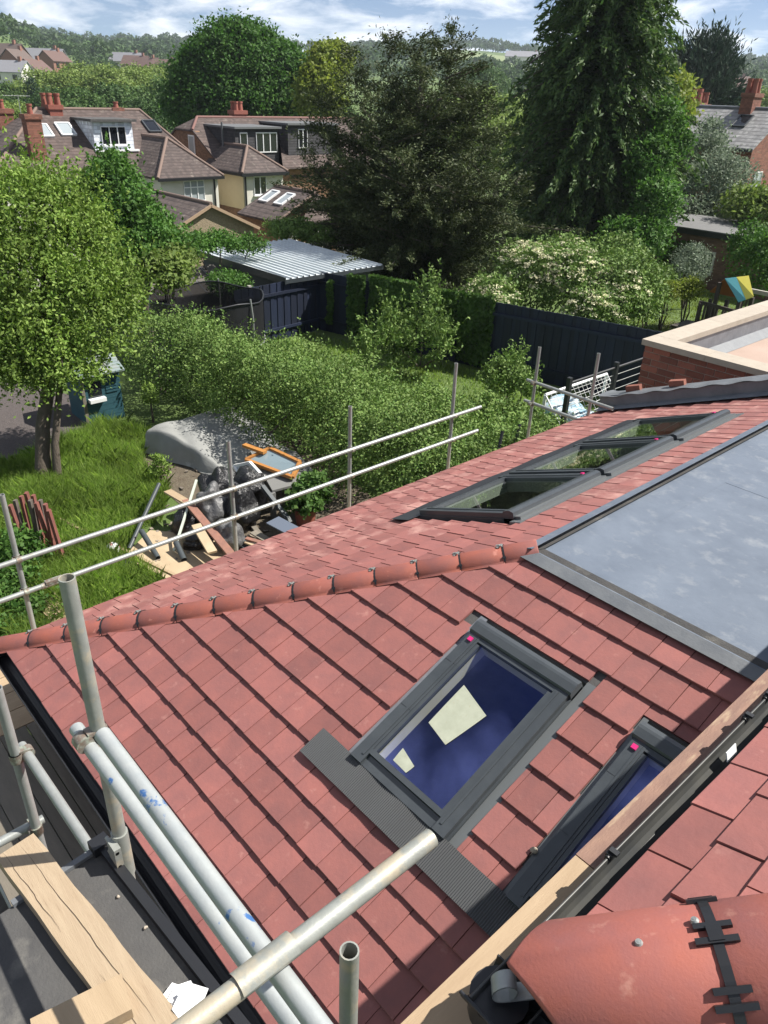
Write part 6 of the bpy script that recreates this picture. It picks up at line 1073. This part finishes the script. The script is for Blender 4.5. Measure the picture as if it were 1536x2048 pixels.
# hillside houses seen between the trees
rf_ = [mat('far_red_roof', (.12,.072,.060), .85), mat('far_grey_roof', (.22,.22,.24), .8), mat('far_brown_roof', (.11,.08,.068), .85)]; wf_ = [mat('far_white_wall', (.62,.60,.56), .8), mat('far_red_wall', (.25,.12,.085), .85)]
def farhouse(px, py, r, w_, d_, h, kr, kw, label, rot=0.):
    p = gr(px, py, r); z = p[2]-h; tz_ = float(terr(p[0], p[1])); a = V(math.cos(rot), math.sin(rot), 0); b = V(-math.sin(rot), math.cos(rot), 0); c = V(p[0], p[1], 0); t = thing('house', (p[0], p[1], z), label, 'house', 'houses on the far hillside'); e = z+h*.58
    P = lambda i, j, zz: c+a*i+b*j+V(0,0,zz)
    MB().prism([P(-w_/2, -d_/2, min(z, tz_)-1), P(w_/2, -d_/2, min(z, tz_)-1), P(w_/2, d_/2, min(z, tz_)-1), P(-w_/2, d_/2, min(z, tz_)-1)], (0,0,e-min(z, tz_)+1)).build('wall', wf_[kw], t)
    MB().prism([P(-w_/2, -d_/2, e), P(-w_/2, d_/2, e), P(-w_/2, 0, z+h)], a*w_).build('gable', wf_[kw], t); o_ = .4
    for s in(1, -1): MB().prism([P(-w_/2-o_, s*(d_/2+o_), e-.3), P(w_/2+o_, s*(d_/2+o_), e-.3), P(w_/2+o_, 0, z+h+.05), P(-w_/2-o_, 0, z+h+.05)], (0,0,.2)).build('roof_slope', rf_[kr], t)
    for i in(-.28, .28):
        for s in(1, -1): MB().obox(P(w_*i, s*d_/2, z+h*.36), a, b, (0,0,1), w_*.16, .12, h*.22).build('window', M['glassdark'], t)
    MB().obox(P(w_*.3, 0, z+h+.4), a, b, (0,0,1), .9, .9, 1.8).build('chimney', wf_[1], t)
for s in((8, 88, 330, 13, 9, 9, 2, 1, 'brown-roofed house high at the far left edge', .6), (30, 100, 320, 9, 8, 8, 2, 1, 'brick gabled house on the left hillside', 2.2), (22, 122, 300, 10, 8, 7, 1, 0, 'white house with grey roof low on the left hillside', .7), (65, 120, 310, 9, 8, 7, 0, 1, 'red-roofed house right of the low white house', 2.2), (88, 98, 370, 15, 9, 9, 1, 0, 'large pale house with grey roof on the left hillside', .7), (105, 103, 350, 9, 8, 7, 0, 1, 'brick house in front of the large pale house', 2.0), (255, 106, 430, 15, 9, 8, 1, 0, 'long white-walled house among trees above the willows', .6), (272, 112, 410, 11, 9, 8, 0, 1, 'dark red-roofed house in the hillside row', .7), (292, 116, 400, 12, 9, 8, 0, 1, 'middle red-roofed house of the hillside row', .5), (330, 120, 390, 10, 9, 7, 0, 0, 'last red-roofed house of the hillside row', .8), (1470, 153, 420, 13, 10, 10, 0, 0, 'pinkish house in the trees right of the pine', .9), (1455, 205, 150, 10, 8, 7, 0, 0, 'red roof just above the slate ridge', 2.2), (1482, 209, 170, 10, 8, 6, 1, 0, 'pale gabled roof left of the right chimney', .5), (1050, 103, 640, 26, 14, 8, 1, 0, 'long pale building on the skyline between the conifers', .6), (1085, 138, 520, 10, 9, 8, 0, 1, 'red-roofed house half hidden by the cypress', .6)): farhouse(*s)
# fields
def field(px, r0, r1, half, m_):
    c = gr(px, 150, 1.0); th = math.atan2(c[1], c[0]); mb = MB(); mb.grid(lambda u, v: (lambda r, a: V(r*math.cos(a), r*math.sin(a), float(terr(r*math.cos(a), r*math.sin(a)))+1.2))(r0+(r1-r0)*v, th+half*(1-2*u)), 24, 10); o = mb.build('field', m_); o['kind'] = 'structure'
field(575, 640, 880, .045, mat('stubble_field', (.26,.27,.13), .95, var=(.20,.25,.09), scale=.01)); field(965, 560, 860, .06, mat('green_field', (.15,.21,.075), .95, var=(.19,.23,.10), scale=.012))
# far wooded hillside: one mass of crowns
g = np.random.default_rng(44); n = 2300; r = np.where(g.random(n) < .55, np.sqrt(g.uniform(300**2, 1180**2, n)), g.uniform(230, 1150, n)); th = g.uniform(-.56, .56, n)
def az(px): c = gr(px, 150, 1.0); return math.atan2(c[:2]@RT, c[:2]@FW)
ok = np.ones(n, bool)
for px, r0, r1, half in((575, 600, 885, .05), (965, 520, 870, .065)): ok &= ~((np.abs(th-az(px)) < half) & (r > r0) & (r < r1))
HZ = [(8, 330), (30, 320), (22, 300), (65, 310), (88, 370), (105, 350), (255, 430), (272, 410), (292, 400), (330, 390), (1470, 420), (1085, 520), (1050, 640)]
for px, rh in HZ: ok &= ~((np.abs(th-az(px)) < .022) & (r > rh-110) & (r < rh+14))
ok &= (r > 430) | (g.random(n) < .55)
r, th = r[ok], th[ok]; n = len(r); X = r*(FW[0]*np.cos(th)+RT[0]*np.sin(th)); Y = r*(FW[1]*np.cos(th)+RT[1]*np.sin(th)); Z = terr(X, Y)
lobf = [(V(0, 0, 1.0), (1, 1, 1.0)), (V(.35, .3, 1.35), (.6, .6, .55)), (V(-.4, .1, 1.25), (.6, .6, .6)), (V(.1, -.45, 1.2), (.6, .6, .5))]
bases = {1: [crown(lobf, 130, 2, .10, .26, .22, 300+i, up=.8, outw=.8, rnd=.4, inner=.05, zmin=-.3) for i in range(5)], 0: [crown(lobf, 52, 2, .12, .42, .36, 320+i, up=.8, outw=.8, rnd=.4, inner=.02, zmin=-.2) for i in range(5)]}
vs = []
for i in range(n):
    near = 1 if r[i] < 480 else 0; s = g.uniform(3.4, 6.0); b = bases[near][i % 5]; a = g.uniform(0, 6.28); ca, sa = math.cos(a), math.sin(a)
    vs.append(np.stack([X[i]+s*(b[:, 0]*ca-b[:, 1]*sa), Y[i]+s*(b[:, 0]*sa+b[:, 1]*ca), Z[i]+s*g.uniform(.85, 1.2)*b[:, 2]], 1))
fm = leafmat('far_wood_leaf', (.05,.092,.034), (.08,.13,.046), .2); t_ = fm.node_tree
for nd in t_.nodes:
    if nd.type == 'TEX_NOISE': nd.inputs['Scale'].default_value = .045
wd_ = fast_obj('far_woodland', np.concatenate(vs), 4, fm); tag(wd_, 'wooded far hillside reading as one mass of tree crowns', 'woodland', kind='stuff')
# ================================================================== the air
hz = bpy.data.materials.new('haze_air'); hz.use_nodes = True; t_ = hz.node_tree; t_.nodes.remove(t_.nodes['Principled BSDF']); pv = nn(t_, 'VolumePrincipled'); pv.inputs['Density'].default_value = .00024; pv.inputs['Color'].default_value = (.80, .88, 1.0, 1); pv.inputs['Anisotropy'].default_value = .3
t_.links.new(pv.outputs[0], t_.nodes['Material Output'].inputs['Volume'])
o = MB().box(-1700, 1700, -1700, 1700, -40, 130).build('haze', hz, None, (0, 0, 0)); tag(o, 'thin summer haze filling the air of the valley', 'haze', kind='stuff')
